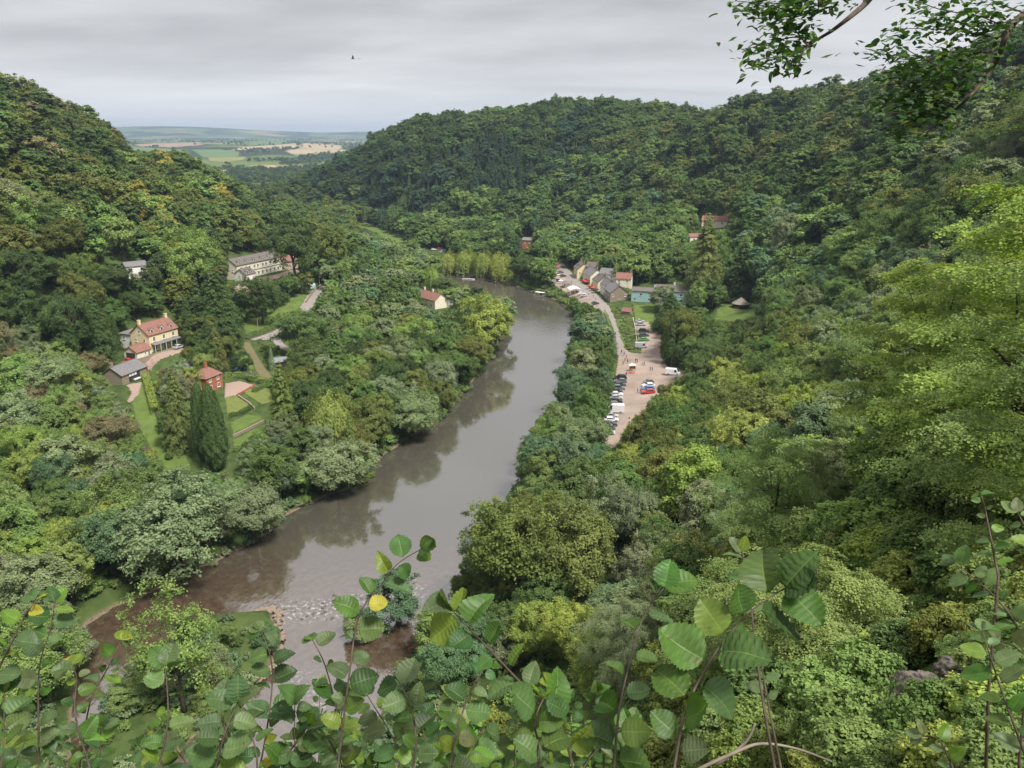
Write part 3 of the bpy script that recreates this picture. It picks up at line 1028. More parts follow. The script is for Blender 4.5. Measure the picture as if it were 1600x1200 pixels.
# slate-roofed studio with the glazed front
A2 = ang_px((192, 602), (222, 590), 10)
st = house("studio", "stone studio with grey slate roof and a big glazed front", SITE['slate'] - Vector((0, 0, 0)), A2, 11, 7.5, 3.2, 2.3, M_stone, M_slate, cat="house", chims=[(.5, 3.75)])
gl = MB()
for i in range(5):
    gl.box(3.0 + i * 1.2, 3.1 + i * 1.2, -.1, 0, .1, 2.9)
gl.box(3.0, 7.9, -.09, 0, 2.8, 2.95).box(3.0, 7.9, -.09, 0, 1.75, 1.87)
go_ = gl.obj("window", M_dark, st)
for i in range(4):
    MB().box(3.12 + i * 1.2, 4.18 + i * 1.2, -.05, -.01, .1, 1.74).obj("pane", M_pane, go_)
    MB().box(3.12 + i * 1.2, 4.18 + i * 1.2, -.05, -.01, 1.88, 2.79).obj("pane", M_trim if i < 3 else M_pane, go_)
MB().box(4.6, 7.2, -.9, -.2, .35, .75).obj("white_sofa", M_canvas, st)
house("", "", None, 0, 3, 4, 2.3, .9, M_wood, M_tile, root=st, off=(11.02, 2, 0), doors=[('F', .8, 1.2, 2.0, M_red)])

# red brick house
A3 = math.atan2(.75, .66)
house("brick_house", "small red brick house with a red-brown hipped roof among the conifers", SITE['brick'] + Vector((-2.0, -1.5, 0)), math.radians(68), 7.0, 6.0, 5.0, 2.3, M_brick, M_tile,
  wins=[('F', 1.2, 3.2, 1.0, 1.3), ('F', 4.6, 3.2, 1.0, 1.3), ('F', 1.0, .7, 1.3, 1.4), ('F', 4.5, .7, 1.3, 1.4), ('L', 2.4, 3.2, 1.0, 1.3), ('L', 2.4, .7, 1.2, 1.4)], chims=[(3.5, 3)], hip=True)
p_ = V3(284, 592, 9)
house("outhouse", "grey-roofed outhouse half hidden behind the broad conifer", p_, math.radians(60), 5, 4, 2.6, 1.5, M_white, M_slate, cat="shed")
# white cottage on the wooded slope
house("white_cottage", "white cottage with a grey roof and balcony alone in the left woods", SITE['white'], math.radians(40), 8.0, 6.5, 5.4, 1.4, M_white, M_slate,
  wins=[('F', .8, 3.3, 1.5, 1.5), ('F', 5.2, 3.3, 1.7, 1.5), ('F', 1.0, .6, 1.3, 1.5), ('L', 2.4, 3.3, 1.4, 1.3)], doors=[('F', 5.3, 1.6, 2.2, M_trim)])
bal = MB()
wc = bpy.data.objects["white_cottage"]
bal.box(4.3, 8.0, -1.2, -.01, 2.75, 2.9)
for i in range(9):
    bal.box(4.3 + i * .45, 4.36 + i * .45, -1.2, -1.14, 2.9, 3.8)
bal.box(4.3, 8.0, -1.2, -1.13, 3.8, 3.88)
bal.obj("balcony", M_dark, wc)
# hotel
A4 = ang_px((374, 438), (434, 424), 19.5)
ho = house("hotel", "long white hotel with a brown-grey roof and a row of roof dormers", SITE['hotel'], A4, 34, 9.0, 7.2, 2.9, M_ivory, M_slate2,
  wins=[('F', 2.2 + i * 3.1 + (.6 if i % 2 else 0), 4.5, 1.3, 1.5) for i in range(10)] + [('F', 2.2 + i * 3.1, .8, 1.4, 1.6) for i in range(10)] + [('L', 2.0, 4.0, .9, 1.1), ('L', 5.8, 4.0, .9, 1.1)],
  dorm=[2.6 + i * 5.6 for i in range(6)], chims=[(33, 4.5)], cat="hotel")
MB().box(.2, 33.8, -.12, -.01, 3.3, 3.5).obj("string_course", M_dark, ho)
house("", "", None, 0, 7, 7, 4.6, 2.4, M_white, M_slate2, wins=[('F', 1.0, .6, 1.2, 1.7), ('F', 4.3, .6, 1.2, 1.7), ('L', 2.5, 3.0, 1.0, 1.0)], dorm=(2.0, 5.0), root=ho, off=(-2.4, -7.2, -1.0))
house("", "", None, 0, 12, 8, 3.6, 2.2, simple("pink_render", (.55, .40, .34), .9, .06, 1), M_tile, wins=[('F', 2, .8, 1.6, 1.5), ('F', 7, .8, 1.6, 1.5)], root=ho, off=(34.1, -1, .3))
# shed and summerhouse
sh = house("garden_shed", "dark garden shed with a pale grey roof beside the lane fork", SITE['shed'], math.radians(25), 5.5, 4.2, 2.4, 1.0, M_dark, M_metal, doors=[('F', 1.8, 1.4, 2.0, M_wood)], cat="shed")
gzb = empty("summerhouse", SITE['gaz'], .2, "round wooden summerhouse with a conical shingle roof on a lawn", "summerhouse")
MB().cone((0, 0), 4.4, 2.2, 5.0, 10, .1).obj("roof", M_thatch, gzb)
q = MB()
for i in range(10):
    a0, a1 = 2 * math.pi * (i + .5) / 10, 2 * math.pi * (i + 1.5) / 10
    if i in (6, 7):
        continue
    q.poly([(3.7 * math.cos(a0), 3.7 * math.sin(a0), -.3), (3.7 * math.cos(a1), 3.7 * math.sin(a1), -.3), (3.7 * math.cos(a1), 3.7 * math.sin(a1), 1.1), (3.7 * math.cos(a0), 3.7 * math.sin(a0), 1.1)])
q.obj("wall", M_wood, gzb)
for i in range(10):
    a0 = 2 * math.pi * (i + .5) / 10
    MB().tube([(3.7 * math.cos(a0), 3.7 * math.sin(a0), -.3), (3.7 * math.cos(a0), 3.7 * math.sin(a0), 2.35)], .12, 6).obj("post", M_wood, gzb)
MB().cone((0, 0), 3.6, -.3, .12, 10, 3.6).obj("floor", M_paving, gzb)
foot(gzb, .1, .1, 4)
# riverside cottage
A5 = ang_px((664, 480), (694, 491), 5)
rcx = house("riverside_cottage", "brown-roofed riverside cottage with a pale gable and white conservatory", SITE['rcot'] + Vector((-4, 6, 0)), math.radians(-50), 15, 7.5, 4.4, 2.9, M_ivory, M_tile,
  wins=[('F', 2, 2.8, 1.0, 1.1), ('F', 7, 2.8, 1.0, 1.1), ('F', 11, .8, 1.3, 1.4)], chims=[(.7, 3.7), (8, 3.7)])
house("", "", None, 0, 8, 6.5, 4.6, 2.3, M_ivory, M_slate2, root=rcx, off=(-7.5, 1.0, .2))
house("", "", None, 0, 5.5, 6.0, 4.2, 1.2, M_white, M_slate2, wins=[('R', 1.0, 2.6, 1.2, 1.2), ('R', 3.6, 2.6, 1.2, 1.2), ('R', 2.0, .6, 2.0, 1.4)], root=rcx, off=(11, 7.4, 0))
MB().prism([(8.2, 0), (12.5, 0), (12.5, 2.2), (10.3, 2.9), (8.2, 2.2)], 15.2, 18.5, 'x').obj("conservatory", M_canvas, rcx)
# village row along the lane
UA = math.atan2(-65, 12)
ROWS = [
 ((905, 437), 13, 8.6, 6.0, 3.6, M_cream, M_slate2, "cream cottage at the far end of the village row"),
 ((920, 447), 13, 8.4, 5.8, 3.4, M_ivory, M_slate, "cream cottage with a shopfront and red awning, second in the village row"),
 ((935, 457), 12, 8.6, 5.6, 3.4, M_cream, M_slate2, "cream cottage in the middle of the village row"),
 ((947, 466), 11, 5.6, 6.2, 2.9, M_white, M_slate, "narrow white cottage beside the stone house in the village row"),
 ((956, 474), 13, 9.4, 5.6, 3.4, M_stone, M_slate, "brown stone house at the near end of the village row"),
]
VH = []
for (npx, L, D, h, rise, wm, rm, lab) in ROWS:
    near = V3(*npx, 5)
    u = Vector((math.cos(UA), math.sin(UA), 0))
    A = near - u * L
    A.z = 5.0
    o = house("village_house", lab, A, UA + (-.10, .06, -.04, .05, -.08)[len(VH)], L, D, h, rise, wm, rm,
      wins=[('F', 1.5 + i * 3.6, zz, 1.2, 1.3) for i in range(int(L / 3.8)) for zz in (.8, 3.3)] + [('R', 1.0, 3.4, 1.0, 1.2), ('R', D - 2.0, 3.4, 1.0, 1.2), ('R', D / 2 - .6, .7, 1.2, 1.4)],
      chims=[(L - .6, D / 2), (.7, D / 2)], doors=[('F', L / 2, 1.0, 2.1, M_wood)], group="village cottages", cm=M_stone)
    VH.append(o)
for (ppx, pz_, an, L, D, h, rise, wm, rm, lab) in [((936, 441), 9, -.5, 9, 7, 5.0, 2.6, M_white, M_slate, "white house peeping over the middle of the village row"), ((962, 449), 9, -.3, 8, 6.5, 5.0, 2.6, M_ivory, M_tile, "cream house with a red-brown roof behind the stone house"), ((915, 428), 9, -.6, 8, 6, 4.6, 2.4, M_stone, M_slate2, "small stone house behind the far cottages")]:
    house("village_house", lab, V3(*ppx, pz_), an, L, D, h, rise, wm, rm, wins=[('F', 1.2, 3.0, 1.1, 1.2), ('F', L - 2.4, 3.0, 1.1, 1.2), ('L', 2, 3.0, 1.0, 1.2)], chims=[(L - .6, D / 2)], group="village cottages", cm=M_stone)
aw = MB()
aw.poly([(5, -2.4, 2.3), (12.5, -2.4, 2.3), (12.5, -.02, 3.0), (5, -.02, 3.0)])
aw.box(5, 12.5, -2.42, -2.36, 2.0, 2.3)
aw.obj("awning", M_red, VH[1])
for i in range(3):
    sk = MB()
    s_ = 3.6 / 4.3
    y0 = 1.2
    sk.prism([(y0, 6.0 + s_ * y0 + .2), (y0 + 1.0, 6.0 + s_ * (y0 + 1) + .2), (y0 + 1.0, 6.0 + s_ * (y0 + 1) + .26), (y0, 6.0 + s_ * y0 + .26)], 2.5 + i * 3.4, 3.5 + i * 3.4, 'x')
    sk.obj("skylight", M_pane, VH[0])
# turquoise house
A6 = ang_px((986, 471), (1075, 476), 6.5)
tq = house("turquoise_house", "long turquoise house with a low grey roof facing the bright lawn", SITE['turq'], A6, 12, 8, 5.6, 1.2, M_turq, M_slate2,
  wins=[('F', 4.2, 3.1, 1.6, 1.6), ('F', 1.2, .7, 1.2, 1.6), ('F', 8.5, .7, 1.2, 1.6), ('L', 3, 3.2, 1.1, 1.3)], chims=[(11.4, 4)], cm=M_trim)
house("", "", None, 0, 17, 8.6, 6.2, 2.4, M_turq, M_slate2, wins=[('F', 1.5, 3.7, 1.6, 1.6), ('F', 7, 3.7, 1.6, 1.6), ('F', 12, 3.7, 1.6, 1.6), ('F', 12, .7, 1.6, 1.6)], root=tq, off=(12.02, .3, 0), chims=[(9, 4.3)], cm=M_trim)
MB().prism([(-3.0, 0), (.25, 0), (.25, 3.0), (-3.0, 2.4)], 12.5, 18, 'x').obj("porch", M_white, tq)
MB().prism([(-3.3, 2.43), (.25, 3.05), (.25, 3.2), (-3.3, 2.58)], 12.2, 18.3, 'x').obj("porch_roof", M_slate, tq)
foot(tq, 30, 9, 6)
# far houses
house("far_brick_house", "orange-red brick house with a grey roof beyond the willows", SITE['fbrick'], math.radians(-15), 8, 7, 6.2, 1.6, M_brick, M_slate, wins=[('F', 1.4, 3.6, 1.2, 1.3), ('F', 5.2, 3.6, 1.2, 1.3), ('F', 3, .8, 1.4, 1.4)])
house("hillside_house", "brown-roofed house half hidden in the trees above the turquoise house", SITE['fh1'], math.radians(-20), 16, 8, 4.8, 2.6, M_ivory, M_tile, wins=[('F', 2, 2.6, 1.3, 1.3), ('F', 7, 2.6, 1.3, 1.3), ('F', 12, 2.6, 1.3, 1.3)], chims=[(2, 4), (14, 4)], cm=M_brick)
house("hillside_cottage", "small white cottage with an orange roof below the hillside house", SITE['fh2'], math.radians(10), 9, 6, 3.6, 1.7, M_white, M_tile, wins=[('F', 2, 1.4, 1.2, 1.2), ('F', 6, 1.4, 1.2, 1.2)])
p_ = hit(928, 413)
house("allotment_shed", "small pale-roofed shed in the scrub behind the cottages", p_, .4, 4, 3, 2.2, .8, M_wood, M_metal, cat="shed")
p_ = hit(1030, 410)
house("allotment_shed", "white shed on the allotments above the turquoise house", p_, -.3, 6, 4, 2.4, .9, M_white, M_metal, cat="shed")
p_ = hit(985, 432)
house("allotment_shed", "grey-roofed shed between the stone house and the allotments", p_, -.2, 6, 4, 2.4, .9, M_wood, M_slate, cat="shed")
p_ = hit(972, 492)
house("garden_kiosk", "small stone garden hut at the top of the scrubby verge", p_, -.5, 4, 3.5, 2.0, 1.4, M_stone, M_tile, cat="hut")

# riverside yard: marquee, pavilion, parasols
mq = empty("marquee", hit(897, 458), .15, "white open-sided marquee on the riverside yard", "marquee")
pr = [(-3.2 + i * .8, 2.5 + 1.0 * math.cos((-3.2 + i * .8) / 3.2 * math.pi / 2)) for i in range(9)]
MB().prism(pr + [(x, z - .08) for x, z in pr[::-1]], -4, 4, 'y').obj("roof", M_canvas, mq)
for sx in (-3, 3):
    for sy in (-3.8, 0, 3.8):
        MB().box(sx - .06, sx + .06, sy - .06, sy + .06, 0, 2.55).obj("post", M_trim, mq)
pv = empty("pavilion", hit(886, 448), .15, "grey hip-roofed ticket pavilion behind the white marquee", "pavilion")
MB().cone((0, 0), 4.2, 2.3, 3.6, 4, .8).obj("roof", M_slate, pv)
for a in (.25, .75, 1.25, 1.75):
    MB().box(3.1 * math.cos(a * math.pi) - .1, 3.1 * math.cos(a * math.pi) + .1, 3.1 * math.sin(a * math.pi) - .1, 3.1 * math.sin(a * math.pi) + .1, 0, 2.4).obj("post", M_wood, pv)
MB().box(-1.6, 1.6, -1.6, 1.6, 0, 2.0).obj("counter", M_white, pv)
def parasol(px, py, m, lab, r=1.5):
    o = empty("parasol", hit(px, py), R_0.uniform(0, 3), lab, "parasol", "parasols on the riverside yard")
    MB().tube([(0, 0, 0), (0, 0, 2.6)], .04, 5).obj("pole", M_metal, o)
    MB().cone((0, 0), r, 2.1, 2.8, 8, .05).obj("canopy", m, o)
R_0 = random.Random(3)
parasol(872, 420, M_red, "red parasol furthest up the lane", 1.9)
parasol(868, 436, M_red, "small red parasol by the parked cars on the yard")
parasol(876, 444, M_canvas, "white parasol left of the ticket pavilion")
parasol(921, 452, M_red, "red parasol under the shop awning")
parasol(931, 458, M_dark, "dark grey parasol nearest the stone house", 2.0)
parasol(926, 455, M_red, "red parasol between the awning and the grey parasol")
BBVH = BVHTree.FromPolygons(BV, BF)

# stone river wall along the yard, weir wall
def wall_line(name, label, pts, w, h, m, cat="wall", base=None):
    mb = MB()
    P = [Vector((p[0], p[1], 0)) for p in pts]
    for a, b in zip(P[:-1], P[1:]):
        d = (b - a).normalized()
        nrm = Vector((-d.y, d.x, 0)) * w / 2
        za = (gz(a.x, a.y) if base is None else base)
        zb = (gz(b.x, b.y) if base is None else base)
        k0 = len(mb.v)
        for p, z in ((a, za), (b, zb)):
            for s, dz in ((-1, -.6), (1, -.6), (1, h), (-1, h)):
                mb.v.append((p.x + nrm.x * s, p.y + nrm.y * s, z + dz))
        mb.f += [tuple(k0 + i for i in q) for q in ((0, 1, 2, 3), (7, 6, 5, 4), (0, 4, 5, 1), (1, 5, 6, 2), (2, 6, 7, 3), (3, 7, 4, 0))]
    o = mb.obj(name, m)
    return tag(o, label, cat)
M_sand = simple("pink_sandstone", (0.30, 0.225, 0.165), 0.95, 0.25, 1.2, bump=.5, col2=(0.19, 0.15, 0.115))
wall_line("river_wall", "pinkish stone quay wall below the village yard", [hx(*p) for p in [(905,492),(890,478),(872,466),(856,458),(842,454)]], .8, 1.1, M_sand)
wall_line("river_wall", "low reddish landing bank in front of the weeping willows", [hx(*p) for p in [(735,428),(765,433),(790,440)]], 1.6, .5, M_sand)
wall_line("garden_wall", "stone retaining wall across the foot of the garden terraces", [hx(*p) for p in [(364,684),(388,672),(412,660)]], .5, .8, M_stone)
wall_line("garden_wall", "low stone wall between the two dry terrace lawns", [hx(*p) for p in [(372,620),(390,632),(398,640)]], .4, .7, M_stone)
wall_line("garden_wall", "brick wall edging the paved terrace", [hx(*p) for p in [(371,618),(384,611),(398,603)]], .3, .6, M_brick)
wall_line("lane_wall", "dark stone wall following the hotel lane", [hx(*p) for p in [(478,474),(487,460),(500,448),(515,440)]], .5, 1.1, M_stone)
# weir: stones of the sill and the island's built edge
wr = empty("weir_wall", (*xy(428, 956), 0), 0, "stone groyne wall edging the island above the rapids", "weir")
rs = random.Random(5)
def stone_mesh(seed):
    r = random.Random(seed)
    bm = bmesh.new()
    bmesh.ops.create_icosphere(bm, subdivisions=1, radius=.5)
    for v_ in bm.verts:
        v_.co *= r.uniform(.75, 1.2)
        v_.co.z *= .6
    me = bpy.data.meshes.new("stone")
    bm.to_mesh(me)
    bm.free()
    me.materials.append(M_sand)
    return me
STN = [stone_mesh(i) for i in range(4)]
WLN = smooth_line([xy(*p, .4) for p in [(395,960),(412,953),(428,953),(436,975),(437,1000),(430,1035),(400,1065),(372,1092)]], 12)
for i, p in enumerate(WLN):
    for r_ in range(2):
        o = link("stone", rs.choice(STN), wr, loc=(p[0] - wr.location.x + rs.uniform(-.7, .7), p[1] - wr.location.y + rs.uniform(-.7, .7), rs.uniform(.2, .5)), rot=(0, 0, rs.uniform(0, 6)), scale=[rs.uniform(.6, 1.2)] * 3)
rp = empty("rapids_stones", (*WL[1], 0), 0, "dark boulders breaking the surface along the rapids", "rocks")
M_wet = simple("wet_rock", (0.13, 0.10, 0.08), 0.5, 0.3, 2, spec=.5)
WST = []
for me in STN:
    m2 = me.copy()
    m2.materials.clear()
    m2.materials.append(M_wet)
    WST.append(m2)
WL2 = smooth_line(WL, 6)
for i in range(95):
    p = rs.choice(WL2)
    link("boulder", rs.choice(WST), rp, loc=(p[0] - rp.location.x + rs.gauss(0, 2.2), p[1] - rp.location.y + rs.gauss(0, 2.2), rs.uniform(-.2, .08)), rot=(0, 0, rs.uniform(0, 6)), scale=[rs.uniform(.25, 1.0)] * 3)

# ------------------------------------------------------------------ vehicles
M_paint = simple("car_paint", (1, 1, 1), 0.25, 0.02, 1, spec=.5, tinted=True)
M_glass = simple("car_glass", (0.03, 0.035, 0.04), 0.05, 0.1, 1, spec=.7)
M_lamp = simple("headlamp", (0.75, 0.75, 0.72), 0.2, 0.05, 1)
def car_meshes(L=4.4, Wd=1.8, h=1.45, van=False):
    body = MB()
    z0 = .28
    if van:
        prof = [(-L / 2, z0), (L / 2, z0), (L / 2, .95), (L / 2 - .55, 1.15), (L / 2 - 1.3, h - .12), (L / 2 - 1.6, h), (-L / 2 + .1, h), (-L / 2, h - .15)]
    else:
        prof = [(-L / 2, z0), (L / 2, z0), (L / 2 + .02, .62), (L / 2 - .12, .78), (L / 2 - 1.15, .95), (L / 2 - 1.85, h - .06), (L / 2 - 2.3, h), (-L / 2 + .9, h - .05), (-L / 2 + .25, .98), (-L / 2, .85)]
    # shell with tumblehome: narrower towards the roof
    k0 = 0
    n = len(prof)
    rings = []
    for yy in (-1, -.86, .86, 1):
        ring = []
        for (x, z) in prof:
            inn = 1 - .16 * max(0, (z - .9) / (h - .9)) if z > .9 and not van else 1 - .05 * max(0, (z - 1) / h)
            sh = 1 if abs(yy) < .9 else .98
            zz = z - (0 if abs(yy) < .9 else (.05 if z > .5 else -.04))
            ring.append((x * sh, yy * Wd / 2 * inn, zz))
        rings.append(ring)
    for r in rings:
        body.v += r
    for a in range(3):
        for i in range(n):
            j = (i + 1) % n
            body.f.append((a * n + i, a * n + j, (a + 1) * n + j, (a + 1) * n + i))
    body.f.append(tuple(range(n)))
    body.f.append(tuple(range(4 * n - 1, 3 * n - 1, -1)))
    bm_ = body.mesh("car_body", M_paint)
    g = []
    if van:
        ws = MB().poly([(L / 2 - .52, -.78, 1.2), (L / 2 - .52, .78, 1.2), (L / 2 - 1.27, .74, h - .16), (L / 2 - 1.27, -.74, h - .16)])
        g.append(("windscreen", ws))
        for s in (-1, 1):
            g.append(("side_window", MB().poly([(L / 2 - 2.2, s * (Wd / 2 + .012), 1.15), (L / 2 - 1.2, s * (Wd / 2 + .012), 1.15), (L / 2 - 1.5, s * (Wd / 2 * .985 + .012), h - .3), (L / 2 - 2.2, s * (Wd / 2 * .985 + .012), h - .3)])))
    else:
        ws = MB().poly([(L / 2 - 1.15 + .012, -.74, .985), (L / 2 - 1.15 + .012, .74, .985), (L / 2 - 1.80, .66, h - .08), (L / 2 - 1.80, -.66, h - .08)])
        for q in range(4):
            x, y, z = ws.v[q]
            ws.v[q] = (x + .03, y, z + .03)
        rw = MB().poly([(-L / 2 + .30, -.72, 1.03), (-L / 2 + .30, .72, 1.03), (-L / 2 + .86, .64, h - .08), (-L / 2 + .86, -.64, h - .08)])
        for q in range(4):
            x, y, z = rw.v[q]
            rw.v[q] = (x - .04, y, z + .03)
        g += [("windscreen", ws), ("rear_window", rw)]
        for s in (-1, 1):
            i1 = Wd / 2 * (1 - .16 * (1.0 - .9) / (h - .9)) + .012
            i2 = Wd / 2 * (1 - .16 * (h - .15 - .9) / (h - .9)) + .012
            g.append(("side_window", MB().poly([(-L / 2 + .55, s * i1, 1.0), (L / 2 - 1.35, s * i1, 1.0), (L / 2 - 1.9, s * i2, h - .15), (-L / 2 + 1.0, s * i2, h - .15)])))
    gm = [(nm, m_.mesh(nm, M_glass)) for nm, m_ in g]
    w = MB()
    w.prism([(.32 * math.cos(a * math.pi / 6), .32 * math.sin(a * math.pi / 6)) for a in range(12)], -.11, .11, 'y')
    rm_ = MB()
    rm_.prism([(.19 * math.cos(a * math.pi / 4), .19 * math.sin(a * math.pi / 4)) for a in range(8)], -.12, .12, 'y')
    lamp = MB().box(-.05, .05, -.17, .17, -.07, .07).mesh("headlight", M_lamp)
    return bm_, gm, w.mesh("wheel", M_black), rm_.mesh("rim", M_metal), lamp, L, Wd
CARS = {'car': car_meshes(), 'hatch': car_meshes(3.9, 1.72, 1.5), 'suv': car_meshes(4.6, 1.88, 1.72), 'van': car_meshes(5.3, 2.0, 2.3, True), 'camper': car_meshes(6.0, 2.1, 2.75, True)}
CC = {'white': (.75, .75, .75), 'silver': (.42, .43, .44), 'grey': (.16, .165, .17), 'black': (.025, .025, .03), 'dark grey': (.07, .075, .08), 'blue': (.08, .2, .42), 'green': (.10, .33, .06), 'red': (.5, .05, .04), 'pale blue': (.30, .48, .60), 'dark blue': (.03, .05, .12)}
def car(px, py, ang, kind, col, label, off=.2, pos=None):
    p = pos or hit(px, py)
    bm_, gm, wm_, rm_, lamp, L, Wd = CARS[kind]
    o = empty("campervan" if kind == 'camper' else ("van" if kind == 'van' else "parked_car"), (p.x, p.y, p.z + off), ang, label, "van" if kind in ('van', 'camper') else "car", "parked cars")
    b = link("body", bm_, o)
    b["tint"] = CC[col]
    for nm, m_ in gm:
        link(nm, m_, o)
    for sx in (-1, 1):
        for sy in (-1, 1):
            w = link("wheel", wm_, o, loc=(sx * L * .31, sy * (Wd / 2 - .08), .32))
            link("rim", rm_, w)
    for sy in (-1, 1):
        link("headlight", lamp, o, loc=(L / 2 - .02, sy * Wd * .33, .66))
    return o
rowA = [(969,593,'black','suv'),(969.5,598,'grey','car'),(968,603.5,'dark grey','car'),(966,609,'grey','suv'),(964,614,'dark grey','hatch'),(963,619,'white','car'),(962.5,624.5,'silver','car'),(962,630,'black','car'),(961,635.5,'grey','suv'),(960,645,'white','camper'),(956,653,'silver','hatch'),(955,659,'white','car'),(953,666,'dark grey','car'),(951,672,'grey','hatch'),(950,679,'white','hatch')]
ordn = ['first', 'second', 'third', 'fourth', 'fifth', 'sixth', 'seventh', 'eighth', 'ninth', 'tenth', 'eleventh', 'twelfth', 'thirteenth', 'fourteenth', 'fifteenth']
for i, (x, y, c, k_) in enumerate(rowA):
    car(x, y, math.pi * (R_0.random() < .4) - .06 + R_0.uniform(-.05, .05), k_, c, "%s %s, %s from the top of the long riverside parking row" % (c, {'suv': 'tall car', 'car': 'saloon car', 'hatch': 'small car', 'camper': 'campervan'}[k_], ordn[i]))
for i, (x, y, c, k_) in enumerate([(1013,600,'grey','hatch'),(1013,605,'white','car'),(1012,610,'blue','car'),(1013,615,'red','car')]):
    car(x, y, math.pi + .05, k_, c, "%s car in the short row on the right of the car park" % c)
for i, (x, y, c, k_, l_) in enumerate([(1000,504,'silver','hatch','uppermost of the strip below the lawn'),(1001,509,'silver','suv','second down the strip below the lawn'),(1005.5,519.5,'black','suv','third down the parking strip'),(1006,526,'dark grey','car','just above the bright green car'),(1006.5,533,'green','car','alone of its colour'),(1002,544,'silver','van','at the bottom of the parking strip')]):
    car(x, y, -.1, k_, c, "%s %s %s" % (c, {'suv': 'tall car', 'car': 'car', 'hatch': 'small car', 'van': 'van'}[k_], l_))
car(1051, 586, -.25, 'van', 'white', "white van parked alone at the right edge of the car park")
for i, (x, y, c, a, l_) in enumerate([(859,414,'dark blue',1.2,'highest up the lane'),(863,419,'black',1.2,'below the topmost car on the lane'),(866,425,'silver',1.0,'beside the red parasol on the lane'),(876,427,'grey',.2,'right of the red parasol'),(870,431,'white',.9,'left edge of the village yard'),(880,433,'dark grey',.3,'in the middle of the village yard'),(864,433,'white',1.1,'under the trees by the yard'),(873,440,'dark blue',.4,'next to the ticket pavilion'),(866,441,'silver',.4,'at the river edge of the yard'),(912,464,'silver',.2,'in front of the stone house, nearest the water'),(909,461,'white',.2,'just right of the marquee'),(930,476,'dark grey',.2,'where the lane enters the village')]):
    car(x, y, a, 'hatch' if i % 2 else 'car', c, "%s car %s" % (c, l_), .25)
pc = cr.matrix_basis @ Vector((-8.8, 1.6, -.6))
car(0, 0, A1 + math.pi, 'hatch', 'red', "red car outside the open garage of the cream house", .05, pos=Vector((pc.x, pc.y, gz(pc.x, pc.y))))
pc = cr.matrix_basis @ Vector((8.0, -5.0, 0))
car(0, 0, A1, 'car', 'silver', "silver car on the drive below the cream house", .2, pos=Vector((pc.x, pc.y, gz(pc.x, pc.y))))
for i, (x, y, c) in enumerate([(678,391,'white'),(686,389,'red'),(693,392,'white'),(690,395,'silver'),(656,397,'white')]):
    car(x, y, .3 * i, 'hatch', c, "%s vehicle on the far field beside the weeping willows, %s from the left" % (c, ['second', 'third', 'rightmost', 'fourth', 'first'][i]), .1)

# boats
def boat(px, py, ang, L, W_, col, roof, label, z=0.0):
    p = pz(px, py, 0)
    o = empty("boat", (p.x, p.y, z), ang, label, "boat", "boats on the river")
    mb = MB()
    st_ = [(-L / 2, .75), (-L * .25, 1), (L * .2, .95), (L * .4, .55), (L / 2, .06)]
    for x, k_ in st_:
        for y, zz in ((-W_ / 2 * k_, .55), (-W_ / 2 * k_ * .7, -.2), (W_ / 2 * k_ * .7, -.2), (W_ / 2 * k_, .55)):
            mb.v.append((x, y, zz))
    for i in range(4):
        for j in range(3):
            mb.f.append((i * 4 + j, i * 4 + j + 1, i * 4 + j + 5, i * 4 + j + 4))
    mb.f.append((0, 1, 2, 3))
    mb.obj("hull", col, o)
    dk = MB()
    dk.poly([(x, -W_ / 2 * k_ * .9, .35) for x, k_ in st_] + [(x, W_ / 2 * k_ * .9, .35) for x, k_ in st_[::-1]])
    dk.obj("deck", M_wood, o)
    if roof:
        MB().box(-L * .4, L * .25, -W_ * .42, W_ * .42, 1.9, 2.0).obj("canopy", roof, o)
        for x in (-L * .38, -.05 * L, L * .22):
            for s in (-1, 1):
                MB().box(x - .04, x + .04, s * W_ * .38 - .04, s * W_ * .38 + .04, .35, 1.9).obj("post", M_trim, o)
    return o
boat(727, 431, .2, 12, 3, M_trim, M_canvas, "white canopied trip boat moored by the weeping willows")
boat(732, 437, .1, 8, 2.4, M_trim, None, "open white boat alongside the trip boat")
boat(845, 462, -.6, 9, 2.6, M_trim, M_canvas, "small white boat moored below the village yard wall")
boat(752, 437, .15, 5, 1.6, M_wood, None, "wooden rowing boat right of the trip boat")
def canoe(px, py, ang, m, label):
    p = hit(px, py)
    o = empty("canoe", (p.x, p.y, p.z + .1), ang, label, "canoe", "canoes pulled up on the near bank")
    mb = MB()
    for i in range(9):
        x = -2.3 + i * .575
        k_ = max(.03, 1 - (abs(x) / 2.35) ** 2.2)
        for y, zz in ((-.42 * k_, .38 + .12 * (abs(x) / 2.3) ** 3), (-.25 * k_, 0), (.25 * k_, 0), (.42 * k_, .38 + .12 * (abs(x) / 2.3) ** 3)):
            mb.v.append((x, y, zz))
    for i in range(8):
        for j in range(3):
            mb.f.append((i * 4 + j, i * 4 + j + 1, i * 4 + j + 5, i * 4 + j + 4))
    mb.obj("hull", m, o)
    for x in (-.8, .7):
        MB().box(x - .12, x + .12, -.34, .34, .28, .32).obj("seat", M_dark, o)
M_orange = simple("orange_hull", (0.62, 0.20, 0.07), .5, .08, 2)
canoe(655, 1012, .5, M_orange, "orange-red canoe on the near bank below the weir")
canoe(672, 1026, .7, M_blue, "blue canoe on the near bank beside the orange one")

